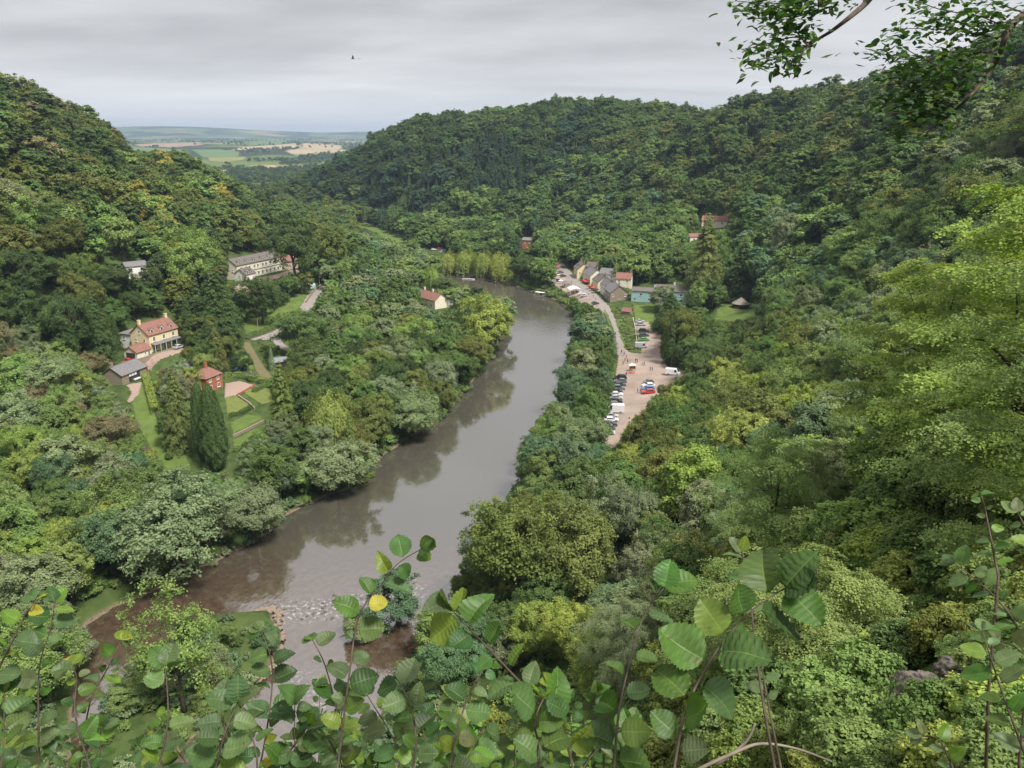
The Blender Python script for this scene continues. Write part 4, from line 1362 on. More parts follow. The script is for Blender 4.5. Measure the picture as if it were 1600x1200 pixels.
# poles and signs
def pole(px, py, h, label, arm=False):
    p = hit(px, py)
    o = empty("utility_pole", p, R_0.uniform(0, 3), label, "pole", "utility poles")
    MB().tube([(0, 0, -.3), (0, 0, h)], [.14, .10], 7).obj("post", M_bk, o)
    if arm:
        MB().box(-.8, .8, -.05, .05, h - .6, h - .48).obj("crossarm", M_bk, o)
M_bk = simple("pole_timber", (0.34, 0.29, 0.22), .9, .2, 3)
pole(500, 455, 6.5, "wooden pole where the lane wall climbs to the hotel")
pole(404, 522, 6.5, "wooden pole on the verge below the hotel lawn")
pole(292, 534, 8.5, "wooden pole right of the cream house", True)
pole(1049, 573, 3.6, "pale post beside the parked white van")
kb = empty("information_kiosk", hit(988, 580), .2, "small white-roofed information board in the middle of the car park", "kiosk")
MB().prism([(-1.3, 2.3), (0, 2.9), (1.3, 2.3), (1.3, 2.2), (-1.3, 2.2)], -.7, .7, 'y').obj("roof", M_canvas, kb)
MB().box(-1.0, 1.0, -.06, .06, .8, 2.1).obj("board", M_wood, kb)
for s in (-1, 1):
    MB().box(s * 1.1 - .07, s * 1.1 + .07, -.07, .07, -.1, 2.25).obj("post", M_wood, kb)
br_ = empty("red_barrier", hit(985, 585), .1, "low red barrier in front of the information board", "barrier")
for z in (.45, .85):
    MB().box(-1.6, 1.6, -.05, .05, z, z + .2).obj("rail", M_red, br_)
for s in (-1.4, 0, 1.4):
    MB().box(s - .05, s + .05, -.06, .06, 0, 1.1).obj("post", M_red, br_)
for i, (a, b) in enumerate([((989,499),(992,512)),((992,512),(994,528)),((994,528),(996,545))]):
    P, Q = hit(*a), hit(*b)
    f_ = empty("rail_fence", P, 0, "pale rail fence beside the parking strip, %s length" % ["upper", "middle", "lower"][i], "fence", "rail fence lengths")
    d_ = Q - P
    for z in (.5, .95):
        MB().tube([(0, 0, z), (d_.x, d_.y, d_.z + z)], .07, 5).obj("rail", M_trim, f_)
    for j in range(7):
        t_ = j / 6
        MB().box(d_.x * t_ - .07, d_.x * t_ + .07, d_.y * t_ - .07, d_.y * t_ + .07, d_.z * t_ - .2, d_.z * t_ + 1.1).obj("post", M_trim, f_)
pool_ = empty("paddling_pool", hit(374, 578), 0, "small round blue paddling pool in the garden", "pool")
MB().cone((0, 0), 1.9, 0, .6, 16, 1.9).obj("rim", M_blue, pool_)
gh = empty("greenhouse", hit(478, 452), .6, "pale blue-green greenhouse on the slope below the hotel", "greenhouse")
MB().prism([(0, 0), (2.6, 0), (2.6, 1.6), (1.3, 2.4), (0, 1.6)], 0, 5, 'x').obj("glazing", simple("greenhouse_glass", (.35, .48, .46), .15, .1, 1, spec=.6), gh)
for i in range(6):
    q = MB()
    q.tube([(i, -.02, 0), (i, -.02, 1.62), (i, 1.3, 2.44), (i, 2.62, 1.62), (i, 2.62, 0)], .04, 4)
    q.obj("frame", M_trim, gh)

# ------------------------------------------------------------------ people
def person_mesh(walk):
    bm = bmesh.new()
    J = {}
    def v(n, x, y, z, r):
        J[n] = (bm.verts.new((x, y, z)), r)
    s = .22 if walk else .04
    v('p', 0, 0, .95, .15)
    v('c', 0, .02, 1.25, .16)
    v('n', 0, .02, 1.47, .065)
    v('h', 0, .03, 1.60, .10)
    v('t', 0, .03, 1.72, .075)
    for k_, sx in (('l', -1), ('r', 1)):
        f = s * sx
        v(k_ + 's', sx * .19, .02, 1.40, .065)
        v(k_ + 'e', sx * .25, -.02 - f * .4, 1.13, .048)
        v(k_ + 'w', sx * .24, .08 - f * .9, .90, .038)
        v(k_ + 'f', sx * .23, .10 - f, .81, .035)
        v(k_ + 'u', sx * .09, 0, .88, .10)
        v(k_ + 'k', sx * .10, .03 + f * .9, .50, .065)
        v(k_ + 'a', sx * .10, f * 1.5, .09, .045)
        v(k_ + 'o', sx * .10, f * 1.5 + .16, .045, .04)
    E_ = [('p', 'c'), ('c', 'n'), ('n', 'h'), ('h', 't')]
    for k_ in 'lr':
        E_ += [('c', k_ + 's'), (k_ + 's', k_ + 'e'), (k_ + 'e', k_ + 'w'), (k_ + 'w', k_ + 'f'), ('p', k_ + 'u'), (k_ + 'u', k_ + 'k'), (k_ + 'k', k_ + 'a'), (k_ + 'a', k_ + 'o')]
    for a, b in E_:
        bm.edges.new((J[a][0], J[b][0]))
    rads = [J[n][1] for n in J]
    me = bpy.data.meshes.new("person_skeleton")
    bm.to_mesh(me)
    bm.free()
    o = link("tmp_person", me)
    md = o.modifiers.new("skin", 'SKIN')
    for i, r in enumerate(rads):
        me.skin_vertices[0].data[i].radius = (r, r)
    me.skin_vertices[0].data[0].use_root = True
    o.modifiers.new("sub", 'SUBSURF').levels = 1
    dg = bpy.context.evaluated_depsgraph_get()
    out = bpy.data.meshes.new_from_object(o.evaluated_get(dg))
    bpy.data.objects.remove(o)
    out.name = "person_walking" if walk else "person_standing"
    for m_ in (M_skin, M_shirt, M_trou, M_hair, M_shoe):
        out.materials.append(m_)
    for p in out.polygons:
        c = p.center
        if c.z > 1.66 or (c.z > 1.56 and c.y < .0):
            p.material_index = 3
        elif c.z > 1.44:
            p.material_index = 0
        elif abs(c.x) > .17 and c.z < 1.12:
            p.material_index = 0
        elif c.z > .93:
            p.material_index = 1
        elif c.z > .1:
            p.material_index = 2
        else:
            p.material_index = 4
        p.use_smooth = True
    return out
def attr_mat(name, attr):
    m, n, l, out = mat(name)
    b = n.new("ShaderNodeBsdfPrincipled")
    b.inputs["Roughness"].default_value = .85
    a = n.new("ShaderNodeAttribute")
    a.attribute_type = 'OBJECT'
    a.attribute_name = attr
    nz = n.new("ShaderNodeTexNoise")
    nz.inputs["Scale"].default_value = 6
    mr = n.new("ShaderNodeMapRange")
    mr.inputs[3].default_value = .8
    mr.inputs[4].default_value = 1.2
    l.new(nz.outputs[0], mr.inputs[0])
    mx = n.new("ShaderNodeMix")
    mx.data_type = 'RGBA'
    mx.blend_type = 'MULTIPLY'
    mx.inputs[0].default_value = 1
    l.new(a.outputs["Color"], mx.inputs[6])
    l.new(mr.outputs[0], mx.inputs[7])
    l.new(mx.outputs[2], b.inputs["Base Color"])
    l.new(b.outputs[0], out.inputs[0])
    return m
M_skin = simple("skin", (0.45, 0.28, 0.2), .6, .1, 5)
M_shirt = attr_mat("shirt_cloth", "shirt")
M_trou = attr_mat("trouser_cloth", "trousers")
M_hair = simple("hair", (0.06, 0.045, 0.035), .8, .2, 8)
M_shoe = simple("shoes", (0.05, 0.045, 0.04), .7, .2, 5)
PM = [person_mesh(False), person_mesh(True)]
SH = {'black': (.02, .02, .025), 'navy': (.03, .04, .09), 'white': (.6, .6, .6), 'red': (.45, .05, .04), 'grey': (.2, .2, .21), 'blue': (.1, .2, .4), 'khaki': (.25, .21, .13)}
PP = [(971,553,'black','navy',1,'at the top left of the car park by the trees'),(975,557,'navy','grey',1,'second down from the lane into the car park'),(979,561,'grey','black',1,'third down from the lane into the car park'),(976.5,566,'black','navy',0,'standing left of a pair near the car park hedge'),(973.5,570.5,'blue','black',0,'nearest the left hedge of the car park'),(980.5,568,'black','black',0,'in front of the walking group left of the kiosk'),(984.5,566,'white','khaki',1,'walking behind the information board'),(993,566.5,'black','navy',1,'left of the pair behind the kiosk'),(995.5,567,'grey','black',1,'right of the pair behind the kiosk'),
 (1003.5,571,'white','grey',1,'left of the pair crossing right of the kiosk'),(1006.5,571.5,'black','navy',1,'right of the pair crossing right of the kiosk'),(1016,580,'khaki','grey',0,'left of the pair near the middle right'),(1019,580.5,'grey','khaki',0,'right of the pair near the middle right'),(978,589,'black','black',0,'standing at the top of the long parking row'),(987,583,'red','black',0,'standing at the red barrier'),
 (996,615,'navy','black',0,'left of three beside the short parking row'),(1000.5,615,'khaki','black',1,'middle of three beside the short parking row'),(1003,614,'grey','navy',0,'right of three beside the short parking row'),(950,497,'navy','grey',1,'walking on the bend of the lane'),(945,489,'black','blue',1,'walking near the top of the bend'),(961.5,524,'black','navy',1,'on the lane beside the river trees'),
 (931,469,'red','black',1,'on the lane in front of the stone house'),(927,466,'navy','grey',0,'beside the dark grey parasol'),(920,461,'white','navy',0,'at the shopfront tables'),(905,452,'black','black',1,'on the lane between the marquee and the cottages'),(893,443,'blue','grey',1,'on the lane near the far cottage'),(898,460,'white','grey',0,'under the edge of the marquee')]
for (x, y, s_, t_, w_, l_) in PP:
    p = hit(x, y)
    o = link("person", PM[w_], None, loc=(p.x, p.y, p.z + .16), rot=(0, 0, R_0.uniform(0, 6.28)))
    o["shirt"] = SH[s_]
    o["trousers"] = SH[t_]
    tag(o, "person in %s top, %s" % (s_, l_), "person", "people in the valley")
# gulls
M_gull = simple("grey_feathers", (.12, .12, .13), .9, .1, 3)
def bird(px, py, t, rz, fold, label):
    p = pt(px, py, t)
    o = empty("bird", p, rz, label, "bird", "birds in the sky")
    MB().tube([(-.3, 0, 0), (-.12, 0, .02), (.1, 0, .03), (.24, 0, .04), (.34, 0, .03)], [.01, .06, .075, .05, .01], 7).obj("body", M_gull, o, smooth=True)
    for s in (-1, 1):
        q = MB()
        q.prism([(.12, 0), (-.1, 0), (-.1, .02), (.12, .02)], 0, .02, 'y')
        q = MB()
        z1, z2 = fold
        q.poly([(.12, s * .04, .05), (-.08, s * .04, .05), (-.06, s * .38, .05 + z1), (.14, s * .36, .05 + z1)])
        q.poly([(.14, s * .36, .05 + z1), (-.06, s * .38, .05 + z1), (-.12, s * .78, .05 + z2)])
        q.obj("wing", M_gull, o)
bird(551, 92, 115, .3, (.28, .42), "grey bird with raised wings in the cloudy sky, left of two")
bird(561, 92, 150, 1.5, (.04, -.02), "small dark bird in the cloudy sky, right of two")

# ------------------------------------------------------------------ trees
M_leaf = leaf_mat("broadleaf_foliage", .28, .36)
M_needle = leaf_mat("conifer_foliage", .18, .34)
M_bark = simple("bark", (0.11, 0.09, 0.07), 0.95, 0.3, 6, bump=.6)
M_bark2 = simple("pale_bark", (0.30, 0.28, 0.24), 0.9, 0.3, 4, bump=.4)

def unit(a):
    return a / (np.linalg.norm(a, axis=-1, keepdims=True) + 1e-9)
def leaf_quads(C, Nn, size, asp, rng, along=None):
    """diamond leaf faces at centres C with normals Nn"""
    n = len(C)
    r = unit(rng.normal(size=(n, 3))) if along is None else along
    t = unit(r - Nn * (r * Nn).sum(1, keepdims=True))
    b = np.cross(Nn, t)
    L = (size * rng.uniform(.65, 1.35, n))[:, None]
    W_ = L * asp
    bend = Nn * L * rng.uniform(-.15, .15, n)[:, None]
    V = np.stack([C - t * L * .5 + bend, C + b * W_ * .5, C + t * L * .5 + bend, C - b * W_ * .5], 1).reshape(-1, 3)
    F = np.arange(4 * n).reshape(n, 4)
    return V, F
def sph(rng, n):
    return unit(rng.normal(size=(n, 3)))

def broad_crown(seed, H, R, nclump, nleaf, leaf, flat=.75, base=.22, asp=.75, lob_=.55, hole=.35):
    rng = np.random.default_rng(seed)
    cz = H * (base + 1) / 2
    rz = H * (1 - base) / 2
    lob = sph(rng, 7)
    la = rng.uniform(.1, lob_, 7)
    D = sph(rng, nclump * 3)
    D = D[(D[:, 2] > -.75) & (rng.uniform(size=len(D)) < np.clip(.75 + .5 * D[:, 2], .2, 1))][:nclump]
    mod = .70 + (np.clip((D @ lob.T), 0, 1) ** 3 * la).sum(1)
    rad = np.clip(rng.uniform(.25, 1.0, len(D)) ** .45, hole, 1) * mod
    ctr = D * rad[:, None] * np.array([R, R, rz]) * .80
    ctr[:, 2] += cz
    rc = R * rng.uniform(.15, .31, len(D)) * (1.15 - .25 * D[:, 2]) * (55 / nclump) ** .25
    cnt = rc ** 2
    cnt = np.maximum((nleaf * cnt / cnt.sum()).astype(int), 8)
    k = np.repeat(np.arange(len(D)), cnt)
    n = len(k)
    # each clump is a tuft of twigs, leaves crowd along and at the end of every twig
    ntw = max(5, int(round(math.sqrt(nleaf / len(D)) * .85)))
    TW = sph(rng, len(D) * ntw).reshape(len(D), ntw, 3)
    TW = unit(TW + D[:, None, :] * .55 + np.array([0, 0, .45]))
    TL = rng.uniform(.7, 1.25, (len(D), ntw))
    w_ = rng.integers(0, ntw, n)
    o = TW[k, w_]
    s_ = rng.uniform(.2, 1.0, n) ** .6 * TL[k, w_]
    P = ctr[k] + o * (s_ * rc[k])[:, None] * np.array([1, 1, flat]) + rng.normal(size=(n, 3)) * (rc[k] * .17)[:, None]
    P[:, 2] -= .14 * rc[k] * s_ ** 2 * (o[:, 0] ** 2 + o[:, 1] ** 2)
    Nn = unit(unit(o * .55 + D[k] * .35 + np.array([0, 0, .45])) + rng.normal(size=(n, 3)) * .42)
    V, F = leaf_quads(P, Nn, leaf, asp, rng)
    cv = rng.uniform(0, 1, len(D))
    lv = np.clip(.5 * cv[k] + .5 * rng.uniform(size=len(k)), 0, 1)
    return V, F, lv, ctr
def spray_crown(seed, H, R, nspray, nleaf, leaf, base=.12):
    """layered fans of leafy twigs, as on a beech"""
    rng = np.random.default_rng(seed)
    nlimb = nspray // 11
    zl = H * (base + (.97 - base) * (np.arange(nlimb) + rng.uniform(0, 1, nlimb)) / nlimb)
    pl = np.sin(np.clip((zl / H - base) / (1 - base), 0, 1) ** .75 * math.pi * .93 + .12) ** .6
    tl_ = np.arange(nlimb) * 2.4 + rng.uniform(-.4, .4, nlimb)
    Ll = R * pl * rng.uniform(.62, 1.12, nlimb)
    q = np.repeat(np.arange(nlimb), 11)
    nspray = len(q)
    sl = np.tile(np.linspace(.22, 1, 11), nlimb) + rng.normal(size=nspray) * .03
    th = tl_[q] + rng.normal(size=nspray) * .24 * (1.3 - sl)
    rad = Ll[q] * sl
    z = zl[q] + .22 * rad - .012 * rad ** 2 * 10 / R + rng.normal(size=nspray) * .012 * H
    ctr = np.c_[rad * np.cos(th), rad * np.sin(th), z]
    sr = R * rng.uniform(.13, .25, nspray)
    out = np.c_[np.cos(th), np.sin(th), rng.uniform(-.35, .15, nspray)]
    side = np.c_[-np.sin(th), np.cos(th), rng.normal(size=nspray) * .15]
    nt = 7
    tw = np.repeat(np.arange(nspray), nt)
    fan = (np.tile(np.linspace(-1.15, 1.15, nt), nspray) + rng.normal(size=nspray * nt) * .12)
    td = unit(out[tw] * np.cos(fan)[:, None] + side[tw] * np.sin(fan)[:, None])
    tl = sr[tw] * (1.25 - .35 * np.abs(fan)) * rng.uniform(.75, 1.15, len(tw))
    cnt = np.maximum((nleaf * tl / tl.sum()).astype(int), 3)
    k = np.repeat(np.arange(len(tw)), cnt)
    n = len(k)
    s = rng.uniform(.05, 1, n)
    sd_ = np.cross(td, np.array([0, 0, 1.]))
    sg = rng.choice([-1, 1], n)
    P = ctr[tw[k]] + td[k] * (s * tl[k])[:, None] + sd_[k] * (sg * leaf * rng.uniform(.3, .9, n))[:, None]
    P[:, 2] += -.30 * tl[k] * s ** 2 + rng.normal(size=n) * .035 * R * .3
    Nn = unit(np.c_[rng.normal(size=n) * .38, rng.normal(size=n) * .38, np.ones(n)] + out[tw[k]] * .4)
    al = unit(td[k] * .6 + sd_[k] * sg[:, None])
    V, F = leaf_quads(P, Nn, leaf, .62, rng, al)
    cv = rng.uniform(0, 1, nspray)
    lv = np.clip(.5 * cv[tw[k]] + .5 * rng.uniform(size=n), 0, 1)
    return V, F, lv, ctr
def conifer_crown(seed, H, R, nbough, nleaf, leaf, droop=.35, pw=.85):
    rng = np.random.default_rng(seed)
    u = rng.uniform(.04, 1, nbough) ** .8
    u = np.round(u * 22) / 22 + rng.normal(size=nbough) * .008
    u = np.clip(u, .03, .995)
    th = rng.uniform(0, 2 * math.pi, nbough)
    Lb = R * np.clip(1 - u, .0, 1) ** pw * rng.uniform(.72, 1.12, nbough) + .12
    cnt = (nleaf * Lb / Lb.sum()).astype(int) + 4
    k = np.repeat(np.arange(nbough), cnt)
    n = len(k)
    s = rng.uniform(.12, 1, n) ** .7
    w = rng.normal(size=n) * .17 * (1.15 - s) + rng.normal(size=n) * .05
    out = np.c_[np.cos(th), np.sin(th), np.zeros(nbough)]
    side = np.c_[-np.sin(th), np.cos(th), np.zeros(nbough)]
    P = out[k] * (s * Lb[k])[:, None] + side[k] * (w * Lb[k])[:, None]
    P[:, 2] = u[k] * H - droop * Lb[k] * s ** 1.6 + rng.normal(size=n) * .05 * Lb[k]
    Nn = unit(np.c_[rng.normal(size=n) * .4, rng.normal(size=n) * .4, np.ones(n)] + out[k] * .7)
    al = unit(out[k] + side[k] * rng.normal(size=n)[:, None] * .6 - np.array([0, 0, .4]))
    V, F = leaf_quads(P, Nn, leaf, .4, rng, al)
    lv = np.clip(.4 * rng.uniform(0, 1, nbough)[k] + .6 * rng.uniform(size=n), 0, 1)
    return V, F, lv, np.c_[P[::max(1, n // 12)]]
def column_crown(seed, H, R, nleaf, leaf):
    """tight cypress column"""
    rng = np.random.default_rng(seed)
    u = rng.uniform(0.01, 1, nleaf)
    th = rng.uniform(0, 2 * math.pi, nleaf)
    prof = np.clip(np.minimum((u / .28) ** .45, 1) * (1 - u ** 2.4) ** .62, 0.02, 1)
    rib = .93 + .06 * np.sin(th * 9 + u * 14 + np.sin(u * 23) * 2) + .05 * np.sin(th * 4 - u * 31)
    r = R * prof * rib * (1 - .28 * rng.uniform(size=nleaf) ** 2)
    P = np.c_[r * np.cos(th), r * np.sin(th), u * H]
    Nn = unit(np.c_[np.cos(th), np.sin(th), np.full(nleaf, .55)] + rng.normal(size=(nleaf, 3)) * .45)
    al = unit(np.c_[np.cos(th) * .25, np.sin(th) * .25, np.ones(nleaf)] + rng.normal(size=(nleaf, 3)) * .25)
    V, F = leaf_quads(P, Nn, leaf, .42, rng, al)
    lv = np.clip(.5 * (.5 + .5 * np.sin(th * 9 + u * 14)) + .5 * rng.uniform(size=nleaf), 0, 1)
    return V, F, lv, P[:1]
def willow_crown(seed, H, R, nstrand, nleaf, leaf):
    rng = np.random.default_rng(seed)
    D = sph(rng, nstrand)
    D[:, 2] = np.abs(D[:, 2]) * .9 + .05
    lobe = .8 + .2 * np.sin(np.arctan2(D[:, 1], D[:, 0]) * 3 + seed)
    top = D * np.array([R, R, H * .5]) * (rng.uniform(.5, 1.0, nstrand) ** .6 * lobe)[:, None]
    top[:, 2] += H * .47
    Ls = rng.uniform(.15, .5, nstrand) * H * (1.2 - D[:, 2] * .7)
    k = np.repeat(np.arange(nstrand), nleaf // nstrand)
    n = len(k)
    s = rng.uniform(0, 1, n)
    P = top[k] + np.c_[D[k, 0], D[k, 1], np.zeros(n)] * (s * .16 * R)[:, None]
    P[:, 2] -= s * Ls[k]
    P += rng.normal(size=(n, 3)) * .10 * R * np.array([.45, .45, .3])
    P[:, 2] = np.maximum(P[:, 2], .4)
    Nn = unit(np.c_[D[k, 0], D[k, 1], np.full(n, .5)] + rng.normal(size=(n, 3)) * .4)
    al = unit(np.array([0, 0, -1.]) + rng.normal(size=(n, 3)) * .35)
    V, F = leaf_quads(P, Nn, leaf, .36, rng, al)
    lv = np.clip(.5 * rng.uniform(0, 1, nstrand)[k] + .5 * rng.uniform(size=n), 0, 1)
    return V, F, lv, top[::max(1, nstrand // 8)]
def trunk_geo(seed, H, ctr, r0, top=.75, nl=6, k=7, spread=.8):
    rng = random.Random(seed)
    mb = MB()
    pts, rad = [], []
    x = y = 0
    for i in range(6):
        z = H * top * i / 5
        pts.append((x, y, z - (.4 if i == 0 else 0)))
        rad.append(r0 * (1.25 if i == 0 else 1) * (1 - .82 * i / 5))
        x += rng.uniform(-.02, .02) * H
        y += rng.uniform(-.02, .02) * H
    mb.tube(pts, rad, k)
    for i in range(nl):
        c = ctr[rng.randrange(len(ctr))]
        j = rng.choice((2, 3, 3, 4))
        a = Vector(pts[j])
        e = Vector(tuple(c))
        if e.z < a.z:
            e.z = a.z + .1 * H
        m = a.lerp(e, .5) + Vector((0, 0, .05 * H))
        q = m.lerp(e, spread)
        mb.tube([a, m, q], [rad[j] * .55, rad[j] * .35, rad[j] * .12], 5)
    return mb
PROTO = {}
def proto(key, crown, H, r0, lm, bm=None, nl=6, top=.75):
    V, F, lv, ctr = crown
    me = np_mesh("crown_" + key, V, F, [lm], attrs={"leafvar": ('FACE', lv)})
    mb = trunk_geo(hash(key) % 1000 if False else sum(map(ord, key)), H, ctr, r0, top, nl)
    tm = mb.mesh("trunk_" + key, bm or M_bark, True)
    # joined mesh for the mass of the woods
    tv = np.array(mb.v)
    tf = [np.array([f for f in mb.f if len(f) == q]) for q in (4, 5, 7) if any(len(f) == q for f in mb.f)]
    n0 = len(V)
    jf = [F] + [f + n0 for f in tf]
    mi = np.concatenate([np.zeros(len(F)), np.ones(sum(len(f) for f in tf))])
    jm = np_mesh("tree_" + key, np.concatenate([V, tv]), jf, [lm, bm or M_bark], mi, {"leafvar": ('FACE', np.concatenate([lv, np.full(len(mi) - len(F), .5)]))})
    PROTO[key] = (me, tm, jm, H)
    return PROTO[key]
# unit trees: height 10; radius given; scaled where they stand
for i in range(6):
    proto("b%d" % i, broad_crown(10 + i, 10, (3.6, 4.0, 3.2, 3.9, 3.4, 4.3)[i], (62, 80, 54, 74, 90, 70)[i], 5600, .44, (.7, .8, .9, .65, .75, .6)[i], (.16, .2, .12, .22, .15, .25)[i]), 10, .24, M_leaf)
for i in range(5):
    proto("h%d" % i, broad_crown(40 + i, 10, (3.6, 4.1, 3.3, 3.9, 4.3)[i], (95, 120, 85, 140, 110)[i], 22000, .21, (.7, .8, .9, .6, .7)[i], (.12, .18, .1, .2, .16)[i], .65), 10, .24, M_leaf, nl=9)
for i in range(3):
    proto("c%d" % i, conifer_crown(70 + i, 10, (1.75, 2.0, 1.6)[i], (150, 170, 130)[i], 3600, .42, (.3, .4, .25)[i]), 10, .17, M_needle, nl=0, top=.97)
for i in range(2):
    proto("f%d" % i, conifer_crown(80 + i, 10, (2.5, 2.9)[i], (420, 480)[i], 22000, .2, (.2, .26)[i], .7), 10, .2, M_needle, nl=0, top=.97)
proto("cy", column_crown(90, 10, 1.75, 26000, .17), 10, .2, M_needle, nl=0, top=.8)
for i in range(2):
    proto("w%d" % i, willow_crown(95 + i, 10, (5.0, 4.5)[i], 420, 14000, .36), 10, .3, M_leaf)
for i in range(2):
    proto("s%d" % i, broad_crown(110 + i, 10, 3.9, 95, 10500, .20, .6, .15, .6), 10, .2, M_leaf, nl=14)   # airy young tree
for i in range(3):
    proto("n%d" % i, spray_crown(120 + i, 10, (4.6, 5.0, 4.2)[i], 460, 80000, .095), 10, .2, M_leaf, nl=16)
for i in range(3):
    proto("u%d" % i, broad_crown(130 + i, 10, (6.0, 5.2, 6.6)[i], 130, 15000, .52, .9, .0, .6, .75, .2), 10, .1, M_leaf, nl=12, top=.6)   # near shrubs (dome)
for i in range(2):
    proto("g%d" % i, broad_crown(140 + i, 10, (6.5, 7.5)[i], 40, 1500, .95, .8, .0, .8), 10, .1, M_leaf, nl=4, top=.5)   # low bushes of the undergrowth

TINT = {
 'dk': (0.082, 0.128, 0.040), 'ol': (0.170, 0.205, 0.055), 'md': (0.128, 0.200, 0.058), 'lt': (0.215, 0.305, 0.090), 'lime': (0.290, 0.360, 0.085),
 'gy': (0.230, 0.285, 0.140), 'yl': (0.360, 0.330, 0.075), 'br': (0.235, 0.215, 0.105), 'bl': (0.070, 0.125, 0.068), 'te': (0.135, 0.220, 0.105), 'pu': (0.115, 0.075, 0.09),
}
TNAME = {'dk': 'dark green', 'ol': 'olive-green', 'md': 'mid-green', 'lt': 'light green', 'lime': 'lime-green', 'gy': 'grey-green', 'yl': 'yellowing', 'br': 'brownish', 'bl': 'bluish-green', 'te': 'cool green', 'pu': 'purple-leaved'}
ANCH = [
 ((80,250), 'dk'*3+'ol'*4+'md'*2+'br', 0), ((300,300), 'mdmddkololltmddkolltmdyl', 0), ((100,400), 'mdmdgyolltdk', .08), ((110,480), 'dkdkmdol', .3), ((100,600), 'gybrgyltltlime', 0),
 ((100,780), 'ltltgymdlimete', 0), ((300,820), 'gyltmdte', 0), ((480,320), 'mdmddkol', .05), ((600,560), 'mdmdltolgydk', .04), ((650,450), 'mdmdltgyte', .04),
 ((580,205), 'dkdkmd', .05), ((680,190), 'dkdkmd', .0), ((760,172), 'dkmdmd', .0), ((850,156), 'dkmd', .1), ((960,156), 'dkmdmd', .05), ((1080,165), 'dkmdol', .05), ((550,280), 'dkdkbl', .35), ((480,270), 'dkdkmdbl', .1), ((750,250), 'blblblbldk', .9), ((650,300), 'blbldkmd', .6), ((880,200), 'bldkmd', .55), ((1000,250), 'mdmdltdkol', .08), ((930,330), 'mdmddkltte', .05),
 ((700,350), 'mdmddklt', .05), ((1100,230), 'dkmdmdol', .2), ((1300,230), 'dkmdolmd', .02), ((1500,150), 'mdolgydk', 0), ((1250,420), 'mdgylttemd', 0),
 ((1000,420), 'mdltltmd', .02), ((1100,540), 'mdoldkmd', .03), ((1150,640), 'olltolmdlime', 0), ((1000,720), 'ollimeolmd', 0), ((1200,760), 'gyltmdte', 0), ((900,580), 'dkmdmdgyte', 0),
 ((850,720), 'mdgytelt', 0), ((820,860), 'ololmd', 0), ((950,900), 'olgygymd', 0), ((1400,600), 'ltlimegylt', 0), ((1400,850), 'ltltmd', 0), ((650,1000), 'gyltte', 0), ((900,1050), 'limeltlt', 0),
]
import re as _re
ANCH = [(a, _re.findall('lime|dk|ol|md|lt|gy|yl|br|bl|te|pu', s), c) for a, s, c in ANCH]
R_ = random.Random(7)
def choose(px, py):
    best = sorted(ANCH, key=lambda a: (a[0][0] - px) ** 2 + ((a[0][1] - py) * 1.4) ** 2 + R_.uniform(0, 9000))[0]
    return R_.choice(best[1]), R_.random() < best[2]
def jit(t, a=.16):
    k = R_.uniform(1 - a, 1 + a)
    return tuple(max(.01, c * k * R_.uniform(.93, 1.07)) for c in TINT[t])

# pixel regions of the photo that stay open (water, roofs, lawns, car park): no scattered crown may stand in front of them
OPEN = [
 [(150,965),(210,935),(320,895),(385,860),(445,828),(458,795),(522,775),(580,757),(592,715),(645,683),(692,660),(738,610),(778,555),(805,505),(800,480),(770,460),(700,446),(690,424),(740,429),(800,444),(850,460),(890,480),(898,505),(880,560),(864,622),(828,662),(805,690),(788,770),(790,790),(742,802),(726,850),(700,905),(660,930),(600,900),(560,950),(430,975),(350,955),(200,1030)],
 [(866,412),(882,408),(900,415),(985,440),(1075,440),(1075,478),(1024,478),(1022,500),(1012,512),(1034,522),(1030,545),(1040,566),(1070,580),(1064,594),(1030,600),(1012,630),(985,648),(962,690),(945,690),(952,640),(960,590),(964,545),(955,505),(940,482),(870,450)],
 [(1098,490),(1140,470),(1185,470),(1188,496),(1140,502)],
 [(187,509),(224,500),(262,488),(270,496),(284,540),(280,552),(236,590),(240,640),(268,690),(296,730),(262,738),(232,694),(206,640),(162,598),(164,572),(188,548)],
 [(194,409),(228,409),(228,432),(205,436)],
 [(356,392),(436,388),(470,405),(470,428),(436,432),(372,464),(358,440)],
 [(332,574),(352,585),(426,605),(424,632),(408,668),(370,692),(358,640),(336,622)],
 [(380,508),(436,487),(478,456),(508,445),(500,466),(460,508),(455,548),(395,530)],
 [(376,535),(392,535),(428,580),(428,598),(405,594)],
 [(656,448),(676,450),(706,476),(706,492),(664,480)],
 [(552,346),(575,346),(628,366),(640,378),(622,380),(560,356)],
 [(185,205),(560,205),(545,228),(440,282),(345,268),(290,238),(205,236)],
 [(668,384),(702,384),(702,398),(668,398)], [(814,366),(832,366),(832,392),(814,392)], [(1094,334),(1140,334),(1140,356),(1094,356)], [(1076,366),(1098,366),(1098,382),(1076,382)],
 [(302,612),(360,612),(368,738),(300,730)],
 [(135,970),(200,935),(240,905),(225,900),(135,950)],
]
QW, QH = 400, 300
qx, qy = np.meshgrid((np.arange(QW) + .5) * 4, (np.arange(QH) + .5) * 4)
OPENM = np.zeros((QH, QW), bool)
for p in OPEN:
    OPENM |= inpoly(qx, qy, p)
TDEP = np.full((QH, QW), 1e9)
for j in range(QH):
    for i in range(QW):
        h = BVH.ray_cast(CAM, ray(qx[j, i], qy[j, i]).normalized(), 20000)
        if h[0] is not None:
            TDEP[j, i] = (h[0] - CAM).length
ODEP = TDEP.copy()
